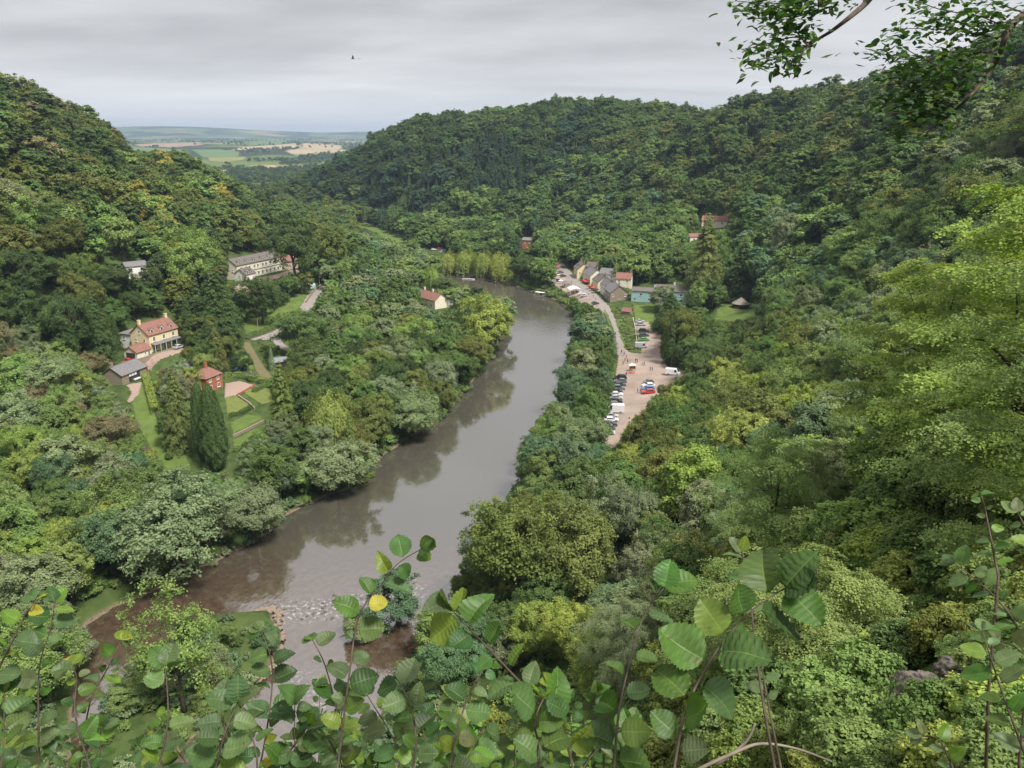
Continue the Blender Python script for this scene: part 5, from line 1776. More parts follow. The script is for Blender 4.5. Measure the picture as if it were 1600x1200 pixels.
for j, i in zip(*np.nonzero(OPENM)):
    h = BBVH.ray_cast(CAM, ray(qx[j, i], qy[j, i]).normalized(), 20000)
    if h[0] is not None:
        ODEP[j, i] = min(ODEP[j, i], (h[0] - CAM).length)
def ell(x, y, z, H, R):
    """crown ellipse in quarter pixels"""
    u, v, f = project((x, y, z + H * .55))
    return u / 4, v / 4, R * FPX / f / 4, H * .46 * FPX / f / 4, f
def ellmask(e):
    u, v, a, b, f = e
    x0, x1 = int(max(0, u - a)), int(min(QW, u + a + 2))
    y0, y1 = int(max(0, v - b)), int(min(QH, v + b + 2))
    if x1 <= x0 or y1 <= y0:
        return None
    X = (np.arange(x0, x1) + .5 - u) / max(a, .6)
    Y = (np.arange(y0, y1) + .5 - v) / max(b, .6)
    return slice(y0, y1), slice(x0, x1), (X[None, :] ** 2 + Y[:, None] ** 2) < 1
def blocks(e):
    m = ellmask(e)
    if m is None:
        return False
    ys, xs, k = m
    bad = k & OPENM[ys, xs] & (ODEP[ys, xs] > e[4] * 1.0)
    return bad.sum() > max(.8, min(.05 * k.sum(), 2.5))

# world regions without trees (buildings, sheets)
KEEP = [CARPARK, PARKROW]
def near_pad(x, y):
    return any(inp(x, y, f) for f in FOOT)
ROADS = np.array(ROADC), np.array(LANE2)
def on_road(x, y):
    return any(((q[:, 0] - x) ** 2 + (q[:, 1] - y) ** 2).min() < 16 for q in ROADS)
TREES = []   # dict(x,y,z,H,R,key,tint,tn,con)
BASER = {'b0': 3.6, 'b1': 4.0, 'b2': 3.2, 'b3': 3.9, 'b4': 3.4, 'b5': 4.3, 'h0': 3.6, 'h1': 4.1, 'h2': 3.3, 'h3': 3.9, 'h4': 4.3, 'c0': 1.75, 'c1': 2.0, 'c2': 1.6, 'f0': 2.5, 'f1': 2.9, 'cy': 1.75, 'w0': 5.2, 'w1': 4.7, 's0': 3.9, 's1': 3.9, 'n0': 4.6, 'n1': 5.0, 'n2': 4.2, 'u0': 6, 'u1': 5.2, 'u2': 6.6, 'g0': 6.5, 'g1': 7.5}
def add_tree(x, y, H, R, key, tint, tn, con=False, label=None, name=None, z=None, rot=None):
    TREES.append(dict(x=x, y=y, z=(gz(x, y) - .1 if z is None else z), H=H, R=R, key=key, tint=tint, tn=tn, con=con, label=label, name=name, rot=R_.uniform(0, 6.28) if rot is None else rot))
# specimen trees one can point to: foot pixel, height px, width px
SPEC = [
 ((322,722), 128, 36, 'cy', 'dk', "cypress_tree", "tall dark columnar cypress, left one of the garden pair"),
 ((340,735), 140, 46, 'cy', 'dk', "cypress_tree", "tall dark columnar cypress, right one of the garden pair"),
 ((284,704), 132, 60, 'f1', 'ol', "conifer", "broad green conifer behind the pair of columnar cypresses"),
 ((268,700), 70, 50, 'h1', 'md', "broadleaf_tree", "bushy green tree at the edge of the long lawn beside the broad conifer"),
 ((447,690), 128, 56, 'f0', 'ol', "conifer", "lone dense conical conifer between the terraces and the river"),
 ((342,526), 104, 92, 'f1', 'dk', "yew_tree", "massive almost black conifer right of the cream house"),
 ((410,506), 78, 72, 'h1', 'dk', "cedar_tree", "flat-layered dark green tree standing on the hotel lawn"),
 ((462,440), 104, 84, 'h3', 'dk', "cedar_tree", "great dark tree hiding the end of the white hotel"),
 ((520,438), 94, 58, 'h2', 'ol', "broadleaf_tree", "tall olive-green tree right of the great dark hotel tree"),
 ((158,560), 100, 62, 'f1', 'dk', "conifer", "dark conifer against the left end of the cream house garage"),
 ((118,566), 110, 70, 'h1', 'dk', "broadleaf_tree", "dark bushy tree on the slope left of the slate-roofed studio"),
 ((180,528), 70, 48, 'h0', 'md', "broadleaf_tree", "green tree tucked behind the white rear wing of the cream house"),
 ((238,496), 50, 44, 'h2', 'md', "broadleaf_tree", "green tree directly behind the cream house ridge"),
 ((312,470), 112, 88, 'h1', 'lt', "broadleaf_tree", "tall bright green tree between the cream house and the hotel"),
 ((472,562), 82, 88, 'h4', 'md', "broadleaf_tree", "large round tree at the fork of the lane"),
 ((526,596), 84, 60, 'f0', 'md', "conifer", "dark green conifer below the round tree at the lane fork"),
 ((518,700), 108, 96, 'w1', 'lime', "willow_tree", "yellow-green willow beside the lone conical conifer"),
 ((648,690), 78, 94, 'h4', 'gy', "willow_tree", "pale rounded willow overhanging the river bend"),
 ((530,775), 86, 118, 'h4', 'gy', "willow_tree", "wide grey-green willow bush at the water's edge below the terraces"),
 ((470,765), 50, 70, 'h1', 'lt', "willow_bush", "low light green willow bush on the grassy riverbank"),
 ((400,850), 100, 108, 'h4', 'gy', "willow_tree", "rounded grey-green willow leaning over the brown shallows"),
 ((292,905), 172, 168, 'h3', 'gy', "willow_tree", "biggest willow on the left bank, above the brown shallows"),
 ((768,558), 96, 84, 'h1', 'lime', "willow_tree", "yellowish willow leaning out over the river bend"),
 ((742,520), 60, 60, 'h0', 'md', "broadleaf_tree", "green tree behind the yellowish leaning willow"),
 ((700,432), 44, 46, 'w0', 'lime', "weeping_willow", "weeping willow at the water's edge, left end of the row"),
 ((728,432), 48, 46, 'w1', 'lime', "weeping_willow", "weeping willow second from the left in the riverside row"),
 ((756,434), 48, 46, 'w0', 'lime', "weeping_willow", "weeping willow third from the left in the riverside row"),
 ((782,438), 50, 44, 'w1', 'lime', "weeping_willow", "weeping willow at the right end of the riverside row"),
 ((675,458), 48, 34, 'w0', 'lime', "willow_tree", "rounded yellow-green willow behind the riverside cottage"),
 ((724,470), 24, 26, 'h0', 'pu', "ornamental_tree", "small purple-leaved tree in the riverside cottage garden"),
 ((745,485), 40, 40, 'h2', 'dk', "broadleaf_tree", "dark tree at the corner of the riverside cottage garden"),
 ((700,462), 30, 40, 'h1', 'md', "garden_hedge_tree", "clipped green tree beside the riverside cottage roof"),
 ((812,442), 44, 44, 'h1', 'dk', "broadleaf_tree", "dark rounded tree on the riverbank left of the village yard"),
 ((842,444), 46, 40, 'h2', 'lt', "broadleaf_tree", "bright green tree at the near corner of the village yard"),
 ((808,404), 34, 24, 'f0', 'bl', "conifer", "dark conifer left of the far brick house"),
 ((1046,518), 60, 66, 'f1', 'dk', "cedar_tree", "dark spreading conifer in front of the turquoise house"),
 ((1036,488), 46, 44, 'h0', 'gy', "broadleaf_tree", "pale tree hiding the right half of the turquoise house"),
 ((1098,474), 136, 76, 'f1', 'ol', "pine_tree", "tallest dark pine rising behind the turquoise house"),
 ((1156,468), 92, 62, 'f0', 'dk', "conifer", "dark layered fir behind the round summerhouse"),
 ((1228,420), 92, 60, 'h0', 'gy', "birch_tree", "pale grey-green birch on the slope above the summerhouse"),
 ((1120,428), 70, 50, 'h1', 'md', "broadleaf_tree", "green tree between the tall pine and the layered fir"),
 ((805,948), 185, 165, 'h3', 'ol', "broadleaf_tree", "great olive-green tree on the right bank at the weir"),
 ((905,945), 170, 150, 'h1', 'ol', "broadleaf_tree", "olive tree just right of the great tree by the weir"),
 ((620,985), 110, 92, 'h2', 'te', "willow_tree", "cool green willow on the near bank beside the rapids"),
 ((288,1112), 205, 150, 's0', 'lt', "ash_tree", "airy young tree with a visible trunk on the weir island"),
 ((215,1105), 60, 80, 'h1', 'lt', "willow_bush", "low light bush left of the airy island tree"),
 ((330,1120), 55, 62, 'h0', 'lt', "willow_bush", "low light bush right of the airy island tree"),
 ((62,1110), 130, 140, 'h1', 'lt', "broadleaf_tree", "light green tree on the near left bank below the sandy spit"),
 ((112,1040), 70, 84, 'h0', 'gy', "willow_bush", "grey-green bush on the near left bank beside the left channel"),
 ((10,1060), 110, 110, 'h3', 'md', "broadleaf_tree", "green tree cut by the left edge on the near left bank"),
 ((560,1010), 70, 60, 'h0', 'gy', "willow_bush", "grey-green bush on the near bank in front of the rapids"),
]
for (fx, fy), hp, wp, key, tn, nm, lab in SPEC:
    p = hit(fx, fy)
    dd = (p - CAM).dot(Vector((0, _c, -_s)))
    m_ = dd / FPX
    H = hp * m_ / math.cos(math.radians(12))
    add_tree(p.x, p.y, H, wp / 2 * m_, key, jit(tn, .05), tn, key[0] in 'cf', lab, nm)
# the near trees of the slope on the right: foot on the ground, height, radius
NEAR = [
 ((27, 38), 19, 8.5, 'n0', 'lime', "big lime-green beech on the near right slope, topmost of the near crowns"),
 ((21, 27), 15, 6.5, 'n1', 'lt', "near beech with layered sprays at the right edge"),
 ((33, 58), 16, 8, 'n2', 'lime', "lime-green beech behind the big near beech"),
 ((24, 63), 13, 6.5, 'n1', 'lt', "light green beech left of the big near beech"),
 ((15, 40), 10, 5.5, 'n2', 'lt', "small layered beech midway down the near right slope"),
 ((40, 46), 20, 9, 'n1', 'md', "near beech against the right edge of the view"),
 ((11, 24), 8, 4.2, 'n0', 'lt', "low layered beech below the near beeches"),
 ((34, 84), 15, 7, 'h1', 'lt', "light tree below the lime-green beeches"),
 ((43, 100), 14, 6.5, 'h3', 'lime', "bright lime tree standing out on the right slope"),
]
for (x, y), H, R, key, tn, lab in NEAR:
    add_tree(x, y, H, R, key, jit(tn, .05), tn, False, lab, "beech_tree" if key[0] == 'n' else "broadleaf_tree")
SPECXY = [(t['x'], t['y'], t['R']) for t in TREES]
nspec = len(TREES)

def scatter(x0, x1, y0, y1, s):
    for gyy in np.arange(y0, y1, s):
        for gxx in np.arange(x0, x1, s):
            yield gxx + R_.uniform(-.48, .48) * s, gyy + R_.uniform(-.48, .48) * s
def free(x, y, d=1.5):
    if inp(x, y, RIVER) and not inp(x, y, ISLAND):
        return False
    if any(inp(x, y, k) for k in KEEP):
        return False
    return not (near_pad(x, y) or on_road(x, y))
def seen(x, y, z, H, m=40):
    f = y * _c - (z - CAMZ) * _s
    if f < 3:
        return False
    u, v, f = project((x, y, z + H / 2))
    return -m - 60 < u < 1660 + m and -100 < v < 1260 + m
def put(x, y, big=1.0):
    z = gz(x, y) - .15
    if not seen(x, y, z, 12) or not free(x, y):
        return
    for sx, sy, sr in SPECXY:
        if (x - sx) ** 2 + (y - sy) ** 2 < (sr * .75 + 1.2) ** 2:
            return
    u, v, f = project((x, y, z + 8))
    tn, con = choose(u, v)
    if con:
        H, R = R_.uniform(13, 20), R_.uniform(2.8, 4.4)
    else:
        H = R_.uniform(9.0, 16.5) * (.4 + .6 * big) * (1.2 if R_.random() < .12 else 1)
        R = H * R_.uniform(.31, .46) * (.5 + .5 * big)
    if f < 130:
        H *= .72
        R *= .75
    for k in (1, .72, .5, .34):
        e = ell(x, y, z, H * k, R * k)
        if not blocks(e):
            break
    else:
        return
    hi = f < 300
    key = (('f%d' % R_.randrange(2)) if hi else 'c%d' % R_.randrange(3)) if con else (('h%d' % R_.randrange(5)) if hi else 'b%d' % R_.randrange(6))
    if f < 75 and not con:
        key = 'n%d' % R_.randrange(3)
    add_tree(x, y, H * k, R * k, key, jit(tn), tn, con, z=z)
for x, y in scatter(-330, 320, 60, 700, 6.6):
    r = math.hypot(x, y)
    if r < 42 or (x < 8 and y < 95):
        continue
    up = x < -150 or (x > 120 and y > 200) or y > 480
    if up and R_.random() < .38:
        continue
    put(x, y, 1.36 if up else 1.0)
for x, y in scatter(-360, 380, 700, 1010, 7.6):
    put(x, y, 1.4)
# far plain: hedgerow trees and woods
for kk in range(5200):
    px_, py_ = R_.uniform(180, 570), 218 + 70 * R_.random() ** 1.3
    p = hit(px_, py_)
    if p is None or p.y < 1150 or p.y > 9000:
        continue
    cl = vnoise(p.x / 260, p.y / 420, 21) + .35 * vnoise(p.x / 90, p.y / 150, 22)
    if cl < (.62 if p.y > 2600 else .5):
        continue
    inside = False
    for lab, m_, pp in FIELDS:
        if inp(px_, py_, pp):
            inside = True
    if inside and R_.random() < .93:
        continue
    H = R_.uniform(8, 14)
    add_tree(p.x, p.y, H, H * .48, 'b%d' % R_.randrange(6), jit(R_.choice(('dk', 'md', 'bl'))), 'dk', False, z=p.z - .3)
    TREES[-1]['far'] = True

# who is seen: paint crowns front to back
OWN = np.full((QH, QW), -1)
for i, t in enumerate(TREES):
    t['e'] = ell(t['x'], t['y'], t['z'], t['H'], t['R'])
    t['vis'] = 0
for i in sorted(range(len(TREES)), key=lambda i: TREES[i]['e'][4]):
    t = TREES[i]
    m_ = ellmask(t['e'])
    if m_ is None:
        continue
    ys, xs, k = m_
    k = k & (OWN[ys, xs] < 0) & (TDEP[ys, xs] > t['e'][4] * 1.0 - t['R'])
    t['vis'] = int(k.sum())
    OWN[ys, xs][k] = i
for t in TREES[:nspec]:
    t['vis'] += 10000
PLACES = [((60,190),'high on the steep left slope'),((190,270),'on the left slope under the skyline'),((320,290),'at the end of the left ridge'),((60,330),'midway up the left slope'),((200,360),'on the slope above the white cottage'),
 ((50,460),'on the left slope beside the white cottage'),((140,510),'on the slope behind the cream house'),((60,590),'on the flat below the left slope'),((150,640),'below the slate-roofed studio'),((70,720),'left of the long lawn'),
 ((190,740),'at the foot of the long lawn'),((80,860),'on the left bank opposite the weir'),((220,830),'behind the biggest riverside willow'),((410,320),'on the slope behind the white hotel'),((560,390),'beyond the hotel lane'),
 ((570,460),'between the hotel lane and the riverside cottage'),((590,530),'in the copse by the lane fork'),((680,570),'on the left bank along the river bend'),((560,640),'beside the yellow-green willow'),((650,350),'near the far green meadow'),
 ((740,380),'behind the weeping willows'),((700,310),'at the foot of the conifer hill'),((740,230),'on the conifer hill'),((900,190),'near the top of the far hill'),((930,330),'on the hillside behind the village'),
 ((1050,380),'on the hillside above the turquoise house'),((1130,290),'on the hillside right of the village'),((1200,200),'near the dip in the right skyline'),((1330,200),'on the upper right slope'),((1500,130),'high on the right ridge'),((1400,300),'on the right slope behind the lime beeches'),
 ((1250,400),'on the slope above the summerhouse'),((1200,500),'on the slope right of the summerhouse lawn'),((1110,540),'behind the parked white van'),((1080,630),'at the right edge of the car park'),((910,560),'between the river and the car park'),
 ((860,690),'on the right bank below the car park'),((800,820),'behind the great tree by the weir'),((1000,740),'on the lower right slope'),((1180,660),'midway up the right slope'),((1200,820),'on the near right slope'),
 ((1350,560),'beside the near beeches'),((1400,850),'below the near beeches'),((980,950),'just below the viewpoint'),((650,1000),'on the near bank beside the rapids'),((1000,460),'between the cottages and the hillside')]
ORD = ['leftmost', 'second', 'third', 'fourth', 'fifth', 'sixth', 'seventh', 'eighth', 'ninth', 'tenth', 'eleventh', 'twelfth', 'thirteenth', 'fourteenth', 'fifteenth', 'sixteenth'] + ['%dth' % q for q in range(17, 80)]
cand_b = sorted([t for t in TREES[nspec:] if not t['con'] and not t.get('far') and t['vis'] > 5], key=lambda t: -t['vis'])[:255]
cand_c = sorted([t for t in TREES[nspec:] if t['con'] and not t.get('far') and t['vis'] > 5], key=lambda t: -t['vis'])[:90]
groups = {}
for t in cand_b + cand_c:
    u, v = t['e'][0] * 4, t['e'][1] * 4
    pl = min(PLACES, key=lambda p: (p[0][0] - u) ** 2 + (p[0][1] - v) ** 2)[1]
    sz = 'small' if t['H'] < 8 else ('tall' if t['H'] > 14.5 else 'medium')
    t['u'] = u
    key = "%s %s %s %s" % (sz, TNAME[t['tn']], 'conifer' if t['con'] else 'broadleaf tree', pl)
    groups.setdefault(key, []).append(t)
for key, L in groups.items():
    L.sort(key=lambda t: t['u'])
    for i, t in enumerate(L):
        t['label'] = key if len(L) == 1 else key + ", " + (ORD[i] + (" of %d" % len(L) if i == 0 else " from left"))
        t['name'] = 'conifer' if t['con'] else 'broadleaf_tree'
GRP = {'conifer': 'conifers of the valley', 'broadleaf_tree': 'broadleaf trees of the valley'}
def plant(t):
    me, tm, jm, h0 = PROTO[t['key']]
    sx = t['R'] / BASER[t['key']]
    sz = t['H'] / h0
    root = empty(t['name'], (t['x'], t['y'], t['z']), t['rot'], t['label'], t['name'].replace('_', ' ') if t['name'] != 'broadleaf_tree' else 'tree', GRP.get(t['name']))
    root.scale = (sx, sx, sz)
    tr = link("trunk", tm, root)
    cr = link("crown", me, root)
    cr["tint"] = t['tint']
    return root
mass = {'b': [], 'c': [], 'far': []}
for i, t in enumerate(TREES):
    if t.get('label'):
        plant(t)
    else:
        mass['far' if t.get('far') else ('c' if t['con'] else 'b')].append(t)

def mass_object(name, label, cat, items, keys):
    """the uncounted rest of the woods: points that carry an instance of a tree mesh each"""
    coll = bpy.data.collections.new("source_" + name)
    for k in keys:
        coll.objects.link(bpy.data.objects.new("source_%s_%s" % (name, k), PROTO[k][2]))
    P = np.array([(t['x'], t['y'], t['z']) for t in items])
    me = bpy.data.meshes.new(name)
    me.vertices.add(len(P))
    me.vertices.foreach_set("co", P.astype(np.float32).ravel())
    def at(nm, ty, arr, prop):
        a = me.attributes.new(nm, ty, 'POINT')
        a.data.foreach_set(prop, np.asarray(arr).ravel())
    at("rot", 'FLOAT_VECTOR', np.array([(0, 0, t['rot']) for t in items], np.float32), "vector")
    at("scl", 'FLOAT_VECTOR', np.array([(t['R'] / BASER[t['key']], t['R'] / BASER[t['key']], t['H'] / 10) for t in items], np.float32), "vector")
    at("pick", 'INT', np.array([keys.index(t['key']) for t in items], np.int32), "value")
    at("tint", 'FLOAT_VECTOR', np.array([t['tint'] for t in items], np.float32), "vector")
    o = link(name, me)
    tag(o, label, cat, kind="stuff")
    ng = bpy.data.node_groups.new(name, 'GeometryNodeTree')
    ng.interface.new_socket("Geometry", in_out='INPUT', socket_type='NodeSocketGeometry')
    ng.interface.new_socket("Geometry", in_out='OUTPUT', socket_type='NodeSocketGeometry')
    gi = ng.nodes.new("NodeGroupInput")
    go = ng.nodes.new("NodeGroupOutput")
    ci = ng.nodes.new("GeometryNodeCollectionInfo")
    ci.inputs["Collection"].default_value = coll
    ci.inputs["Separate Children"].default_value = True
    ci.inputs["Reset Children"].default_value = True
    ip = ng.nodes.new("GeometryNodeInstanceOnPoints")
    ip.inputs["Pick Instance"].default_value = True
    def na(nm, ty):
        a = ng.nodes.new("GeometryNodeInputNamedAttribute")
        a.data_type = ty
        a.inputs["Name"].default_value = nm
        return a.outputs["Attribute"]
    ng.links.new(gi.outputs[0], ip.inputs["Points"])
    ng.links.new(ci.outputs[0], ip.inputs["Instance"])
    ng.links.new(na("pick", 'INT'), ip.inputs["Instance Index"])
    ng.links.new(na("rot", 'FLOAT_VECTOR'), ip.inputs["Rotation"])
    ng.links.new(na("scl", 'FLOAT_VECTOR'), ip.inputs["Scale"])
    ng.links.new(ip.outputs[0], go.inputs[0])
    md = o.modifiers.new("nodes", 'NODES')
    md.node_group = ng
    return o
mass_object("broadleaf_woodland", "dense broadleaf woods covering the valley sides", "woodland", mass['b'], sorted({t['key'] for t in mass['b']}))
mass_object("conifer_plantation", "dark conifer woods covering the far hill", "woodland", mass['c'], sorted({t['key'] for t in mass['c']}))
mass_object("distant_woodland", "hazy woods and hedgerow trees on the far plain", "woodland", mass['far'], sorted({t['key'] for t in mass['far']}))

# low bushes closing the gaps under and between the trees
bush = []
def put_bush(x, y, hmin=1.2, hmax=3.2, bank=False):
    z = max(gz(x, y), .15) - .1
    if not seen(x, y, z, 2, 0) or not (bank or free(x, y)):
        return
    if any(inp(x, y, k) for k in LAWNS):
        return
    H = R_.uniform(hmin, hmax)
    R = H * R_.uniform(.55, .85)
    u, v, f = project((x, y, z + 1))
    for k in (1, .6, .35):
        if not blocks(ell(x, y, z, H * k, R * k)):
            break
    else:
        return
    tn, con = choose(u, v)
    bush.append(dict(x=x, y=y, z=z, H=H * k, R=R * k, key='g%d' % R_.randrange(2), tint=jit(tn, .2), rot=R_.uniform(0, 6)))
LAWNS = []
for o in list(COL.objects):
    if o.name.split('.')[0] in ("village_lawn", "summerhouse_lawn", "long_lawn", "hotel_lawn", "garden_lawn", "riverside_lawn", "meadow", "brick_terrace", "house_terrace", "hotel_terrace", "village_yard", "studio_path", "garden_track", "lane_fork"):
        c = np.array([v.co[:2] for v in o.data.vertices])
        m0 = c.mean(0)
        an = np.arctan2(c[:, 1] - m0[1], c[:, 0] - m0[0])
        hull = []
        for a in np.linspace(-math.pi, math.pi, 24, endpoint=False):
            sel = c[np.abs((an - a + math.pi) % (2 * math.pi) - math.pi) < .3]
            if len(sel):
                hull.append(tuple(sel[np.argmax(np.hypot(sel[:, 0] - m0[0], sel[:, 1] - m0[1]))]))
        LAWNS.append(hull)
for x, y in scatter(-170, 120, 80, 460, 3.6):
    put_bush(x, y)
for x, y in scatter(-170, 200, 460, 720, 5.5):
    put_bush(x, y, 1.5, 4)
# bank fringe along the water
for poly in (LB, RB[4:]):
    for (ax, ay), (bx, by) in zip(poly[:-1], poly[1:]):
        n = int(math.hypot(bx - ax, by - ay) / 1.3) + 1
        for i in range(n):
            t = i / n
            x, y = ax + (bx - ax) * t + R_.uniform(-1.5, 1.5), ay + (by - ay) * t + R_.uniform(-1.5, 1.5)
            if not inp(x, y, RIVER) or R_.random() < .4:
                put_bush(x, y, .9, 2.6, True)
VERGE = [hx(*p) for p in [(950,487),(985,480),(990,505),(1000,548),(985,548),(974,543),(966,530),(958,505)]]
for k in range(420):
    x = R_.uniform(min(p[0] for p in VERGE), max(p[0] for p in VERGE))
    y = R_.uniform(min(p[1] for p in VERGE), max(p[1] for p in VERGE))
    if inp(x, y, VERGE) and not on_road(x, y):
        H = R_.uniform(.5, 1.6)
        bush.append(dict(x=x, y=y, z=gz(x, y) - .1, H=H, R=H * R_.uniform(.6, 1.1), key='g%d' % R_.randrange(2), tint=jit(R_.choice(('ol', 'lt', 'lt', 'br', 'gy')), .2), rot=R_.uniform(0, 6)))
mass_object("undergrowth", "low bushes and undergrowth between the trees and along the banks", "undergrowth", bush, ['g0', 'g1'])
print("trees", len(TREES), "individual", sum(1 for t in TREES if t.get('label')), "bush", len(bush))

# ------------------------------------------------------------------ hedges
def hedge(pts, w, h, tn, label):
    rng = np.random.default_rng(len(label))
    P = np.array([hx(*p) for p in pts])
    seg = np.hypot(*(P[1:] - P[:-1]).T)
    Lt = seg.sum()
    n = int(Lt * (w + 2 * h) * 26)
    s = rng.uniform(0, Lt, n)
    cum = np.r_[0, np.cumsum(seg)]
    k = np.clip(np.searchsorted(cum, s) - 1, 0, len(seg) - 1)
    d = (P[k + 1] - P[k]) / seg[k][:, None]
    base = P[k] + d * (s - cum[k])[:, None]
    u = rng.uniform(-1, 1, n)
    a = rng.uniform(0, 1, n)
    top = rng.uniform(size=n) < w / (w + 2 * h)
    off = np.where(top, u, np.sign(u)) * w / 2 * rng.uniform(.85, 1.08, n)
    z = np.where(top, h, a * h) * rng.uniform(.93, 1.06, n) + .12 * np.sin(s * 1.7)
    nrm = np.c_[-d[:, 1], d[:, 0]]
    zz = np.array([gz(*q) for q in P])
    zb = zz[k] + (zz[k + 1] - zz[k]) * ((s - cum[k]) / seg[k])
    C = np.c_[base + nrm * off[:, None], zb + z]
    Nn = unit(np.c_[nrm * np.where(top, 0, np.sign(u))[:, None], np.where(top, 1.0, .35)] + rng.normal(size=(n, 3)) * .45)
    V, F = leaf_quads(C, Nn, .34, .7, rng)
    c0 = np.array([P[0][0], P[0][1], zz[0]])
    me = np_mesh("hedge", V - c0, F, [M_leaf], attrs={"leafvar": ('FACE', rng.uniform(size=n))})
    o = link("hedge", me, None, loc=tuple(c0))
    o["tint"] = TINT[tn]
    tag(o, label, "hedge", "clipped hedges")
hedge([(352,592),(372,590),(398,596),(424,602)], 1.6, 2.0, 'lt', "clipped bright hedge above the paved brick terrace")
hedge([(386,531),(420,520),(452,503),(470,486)], 1.2, 1.5, 'md', "dark clipped hedge along the edge of the hotel lawn")
hedge([(228,592),(235,618),(243,648)], 2.2, 2.4, 'lime', "bright hedge bordering the long lawn")
hedge([(396,614),(412,606),(426,604)], 1.2, 1.4, 'md', "dark hedge above the upper dry lawn")
hedge([(358,652),(376,648),(394,638)], 1.2, 1.1, 'dk', "low dark hedge below the lower dry lawn")
hedge([(1092,492),(1106,484),(1124,479)], 1.6, 1.5, 'md', "clipped hedge left of the round summerhouse")
hedge([(702,482),(716,483),(728,484)], 1.2, 1.5, 'md', "clipped hedge behind the conservatory of the riverside cottage")
hedge([(420,560),(440,566),(452,574)], 1.8, 1.8, 'lt', "light green hedge beside the dark garden shed")
hedge([(945,490),(952,506),(960,530)], 1.4, 1.0, 'lt', "low light hedge on the river side of the lane")
for (x, y, r_, lab) in [(265,718,1.3,"round clipped ball shrub on the long lawn, upper one"),(283,712,1.2,"round clipped ball shrub on the long lawn, nearer the cypresses"),(368,562,1.2,"round clipped shrub in the small garden"),(392,570,1.4,"dark round shrub beside the garden track")]:
    p = hit(x, y)
    o = empty("clipped_shrub", p, 0, lab, "shrub", "clipped ball shrubs")
    o.scale = (r_ / 6, r_ / 6, r_ * 1.7 / 10)
    c = link("foliage", PROTO['u0'][0], o)
    c["tint"] = TINT['md']
    link("stem", PROTO['u0'][1], o)

# ------------------------------------------------------------------ shrubs of the near slope
SHR = []
RS = random.Random(21)
NEARP = [(960,1230),(1040,1060),(1120,930),(1200,820),(1290,690),(1380,600),(1500,540),(1640,500),(2000,560),(2000,1240)]
tries = 0
while len(SHR) < 290 and tries < 14000:
    tries += 1
    x, y = RS.uniform(950, 2000), RS.uniform(500, 1230)
    if not inp(x, y, NEARP):
        continue
    if any((x - q[0]) ** 2 + (y - q[1]) ** 2 < 36 ** 2 for q in SHR):
        continue
    if ((x - 1440) / 95) ** 2 + ((y - 1110) / 60) ** 2 < 1 or ((x - 1515) / 40) ** 2 + ((y - 1075) / 30) ** 2 < 1:
        continue
    p = hit(x, y)
    if p is None:
        continue
    t_ = (p - CAM).length
    if t_ > 95 or t_ < 2.2:
        continue
    SHR.append((x, y, p, t_))
gs = {}
for (x, y, p, t_) in SHR:
    R = min(max(RS.uniform(30, 66) / FPX * t_, .22), 3.6)
    tn = RS.choice(('lt', 'lt', 'md', 'md', 'lime', 'ol', 'lt'))
    zone = ("beyond the right edge" if x > 1660 else "beside the pitted rock" if y > 980 and x > 1250 else "at the bottom behind the hazel leaves" if y > 980 else "below the near beeches" if x > 1380 else "midway down the near right slope")
    gs.setdefault("%s leafy shrub %s" % (TNAME[tn], zone), []).append((x, y, p, R, tn))
for key, L in gs.items():
    L.sort()
    for i, (x, y, p, R, tn) in enumerate(L):
        lab = key if len(L) == 1 else key + ", " + (ORD[i] + (" of %d" % len(L) if i == 0 else " from left") if i < len(ORD) else "%dth from left" % (i + 1))
        o = empty("shrub", (p.x, p.y, p.z - .1 * R), RS.uniform(0, 6), lab, "shrub", "leafy shrubs of the near slope")
        pk = 'u%d' % RS.randrange(3)
        o.scale = (R / BASER[pk], R / BASER[pk], R * RS.uniform(1.1, 1.7) / 10)
        c = link("foliage", PROTO[pk][0], o)
        c["tint"] = jit(tn, .12)
        link("stem", PROTO[pk][1], o)

# ------------------------------------------------------------------ hazel branches in the foreground
M_hazel = leaf_mat("hazel_leaf", .35, .0, .45, .35, vein=True)
M_twig = simple("twig_bark", (0.10, 0.075, 0.055), .85, .25, 30)
M_dry = simple("dry_wood", (0.24, 0.20, 0.155), .9, .2, 12)
def hazel_mesh(seed, wide=.46, pleat=.020, curl=.25, fold=.18, tipp=1.0, serr=.05):
    rg = random.Random(seed)
    nu = 30
    QS = [-1, -.7, -.4, -.05, 0, .05, .4, .7, 1]
    nv = len(QS)
    V, vein = [], []
    ph = rg.uniform(0, 6)
    for i in range(nu + 1):
        u = i / nu
        w = wide * (math.sin(math.pi * min(1, u ** .74)) ** .62 if 0 < u < 1 else 0.0)
        if u > .86:
            w = max(w * (1 - ((u - .86) / .14) ** 1.5 * .35 * tipp), .004)
        for j in range(nv):
            q = QS[j]
            ww = w * (1 + (serr * (1 if i % 2 else -1) * (1.3 if i % 4 < 2 else .7) + rg.uniform(-.03, .03) if abs(q) > .99 else 0))
            c = math.cos(2 * math.pi * (u * 7.5 - abs(q) * 1.3))
            z = pleat * c * min(1, abs(q) * 2.5) + fold * abs(q) * w - curl * u * u * .5 + .03 * math.sin(ph + u * 5 + q * 2)
            V.append((u, q * ww, z))
            vein.append(1.0 if abs(q) < .01 else (.3 if c > .75 and .04 < abs(q) < .95 else 0.0))
    F = [(i * nv + j, (i + 1) * nv + j, (i + 1) * nv + j + 1, i * nv + j + 1) for i in range(nu) for j in range(nv - 1)]
    return np_mesh("leaf", np.array(V), np.array(F), [M_hazel], attrs={"vein": ('POINT', vein), "leafvar": ('FACE', [.5] * len(F))}, smooth=True)
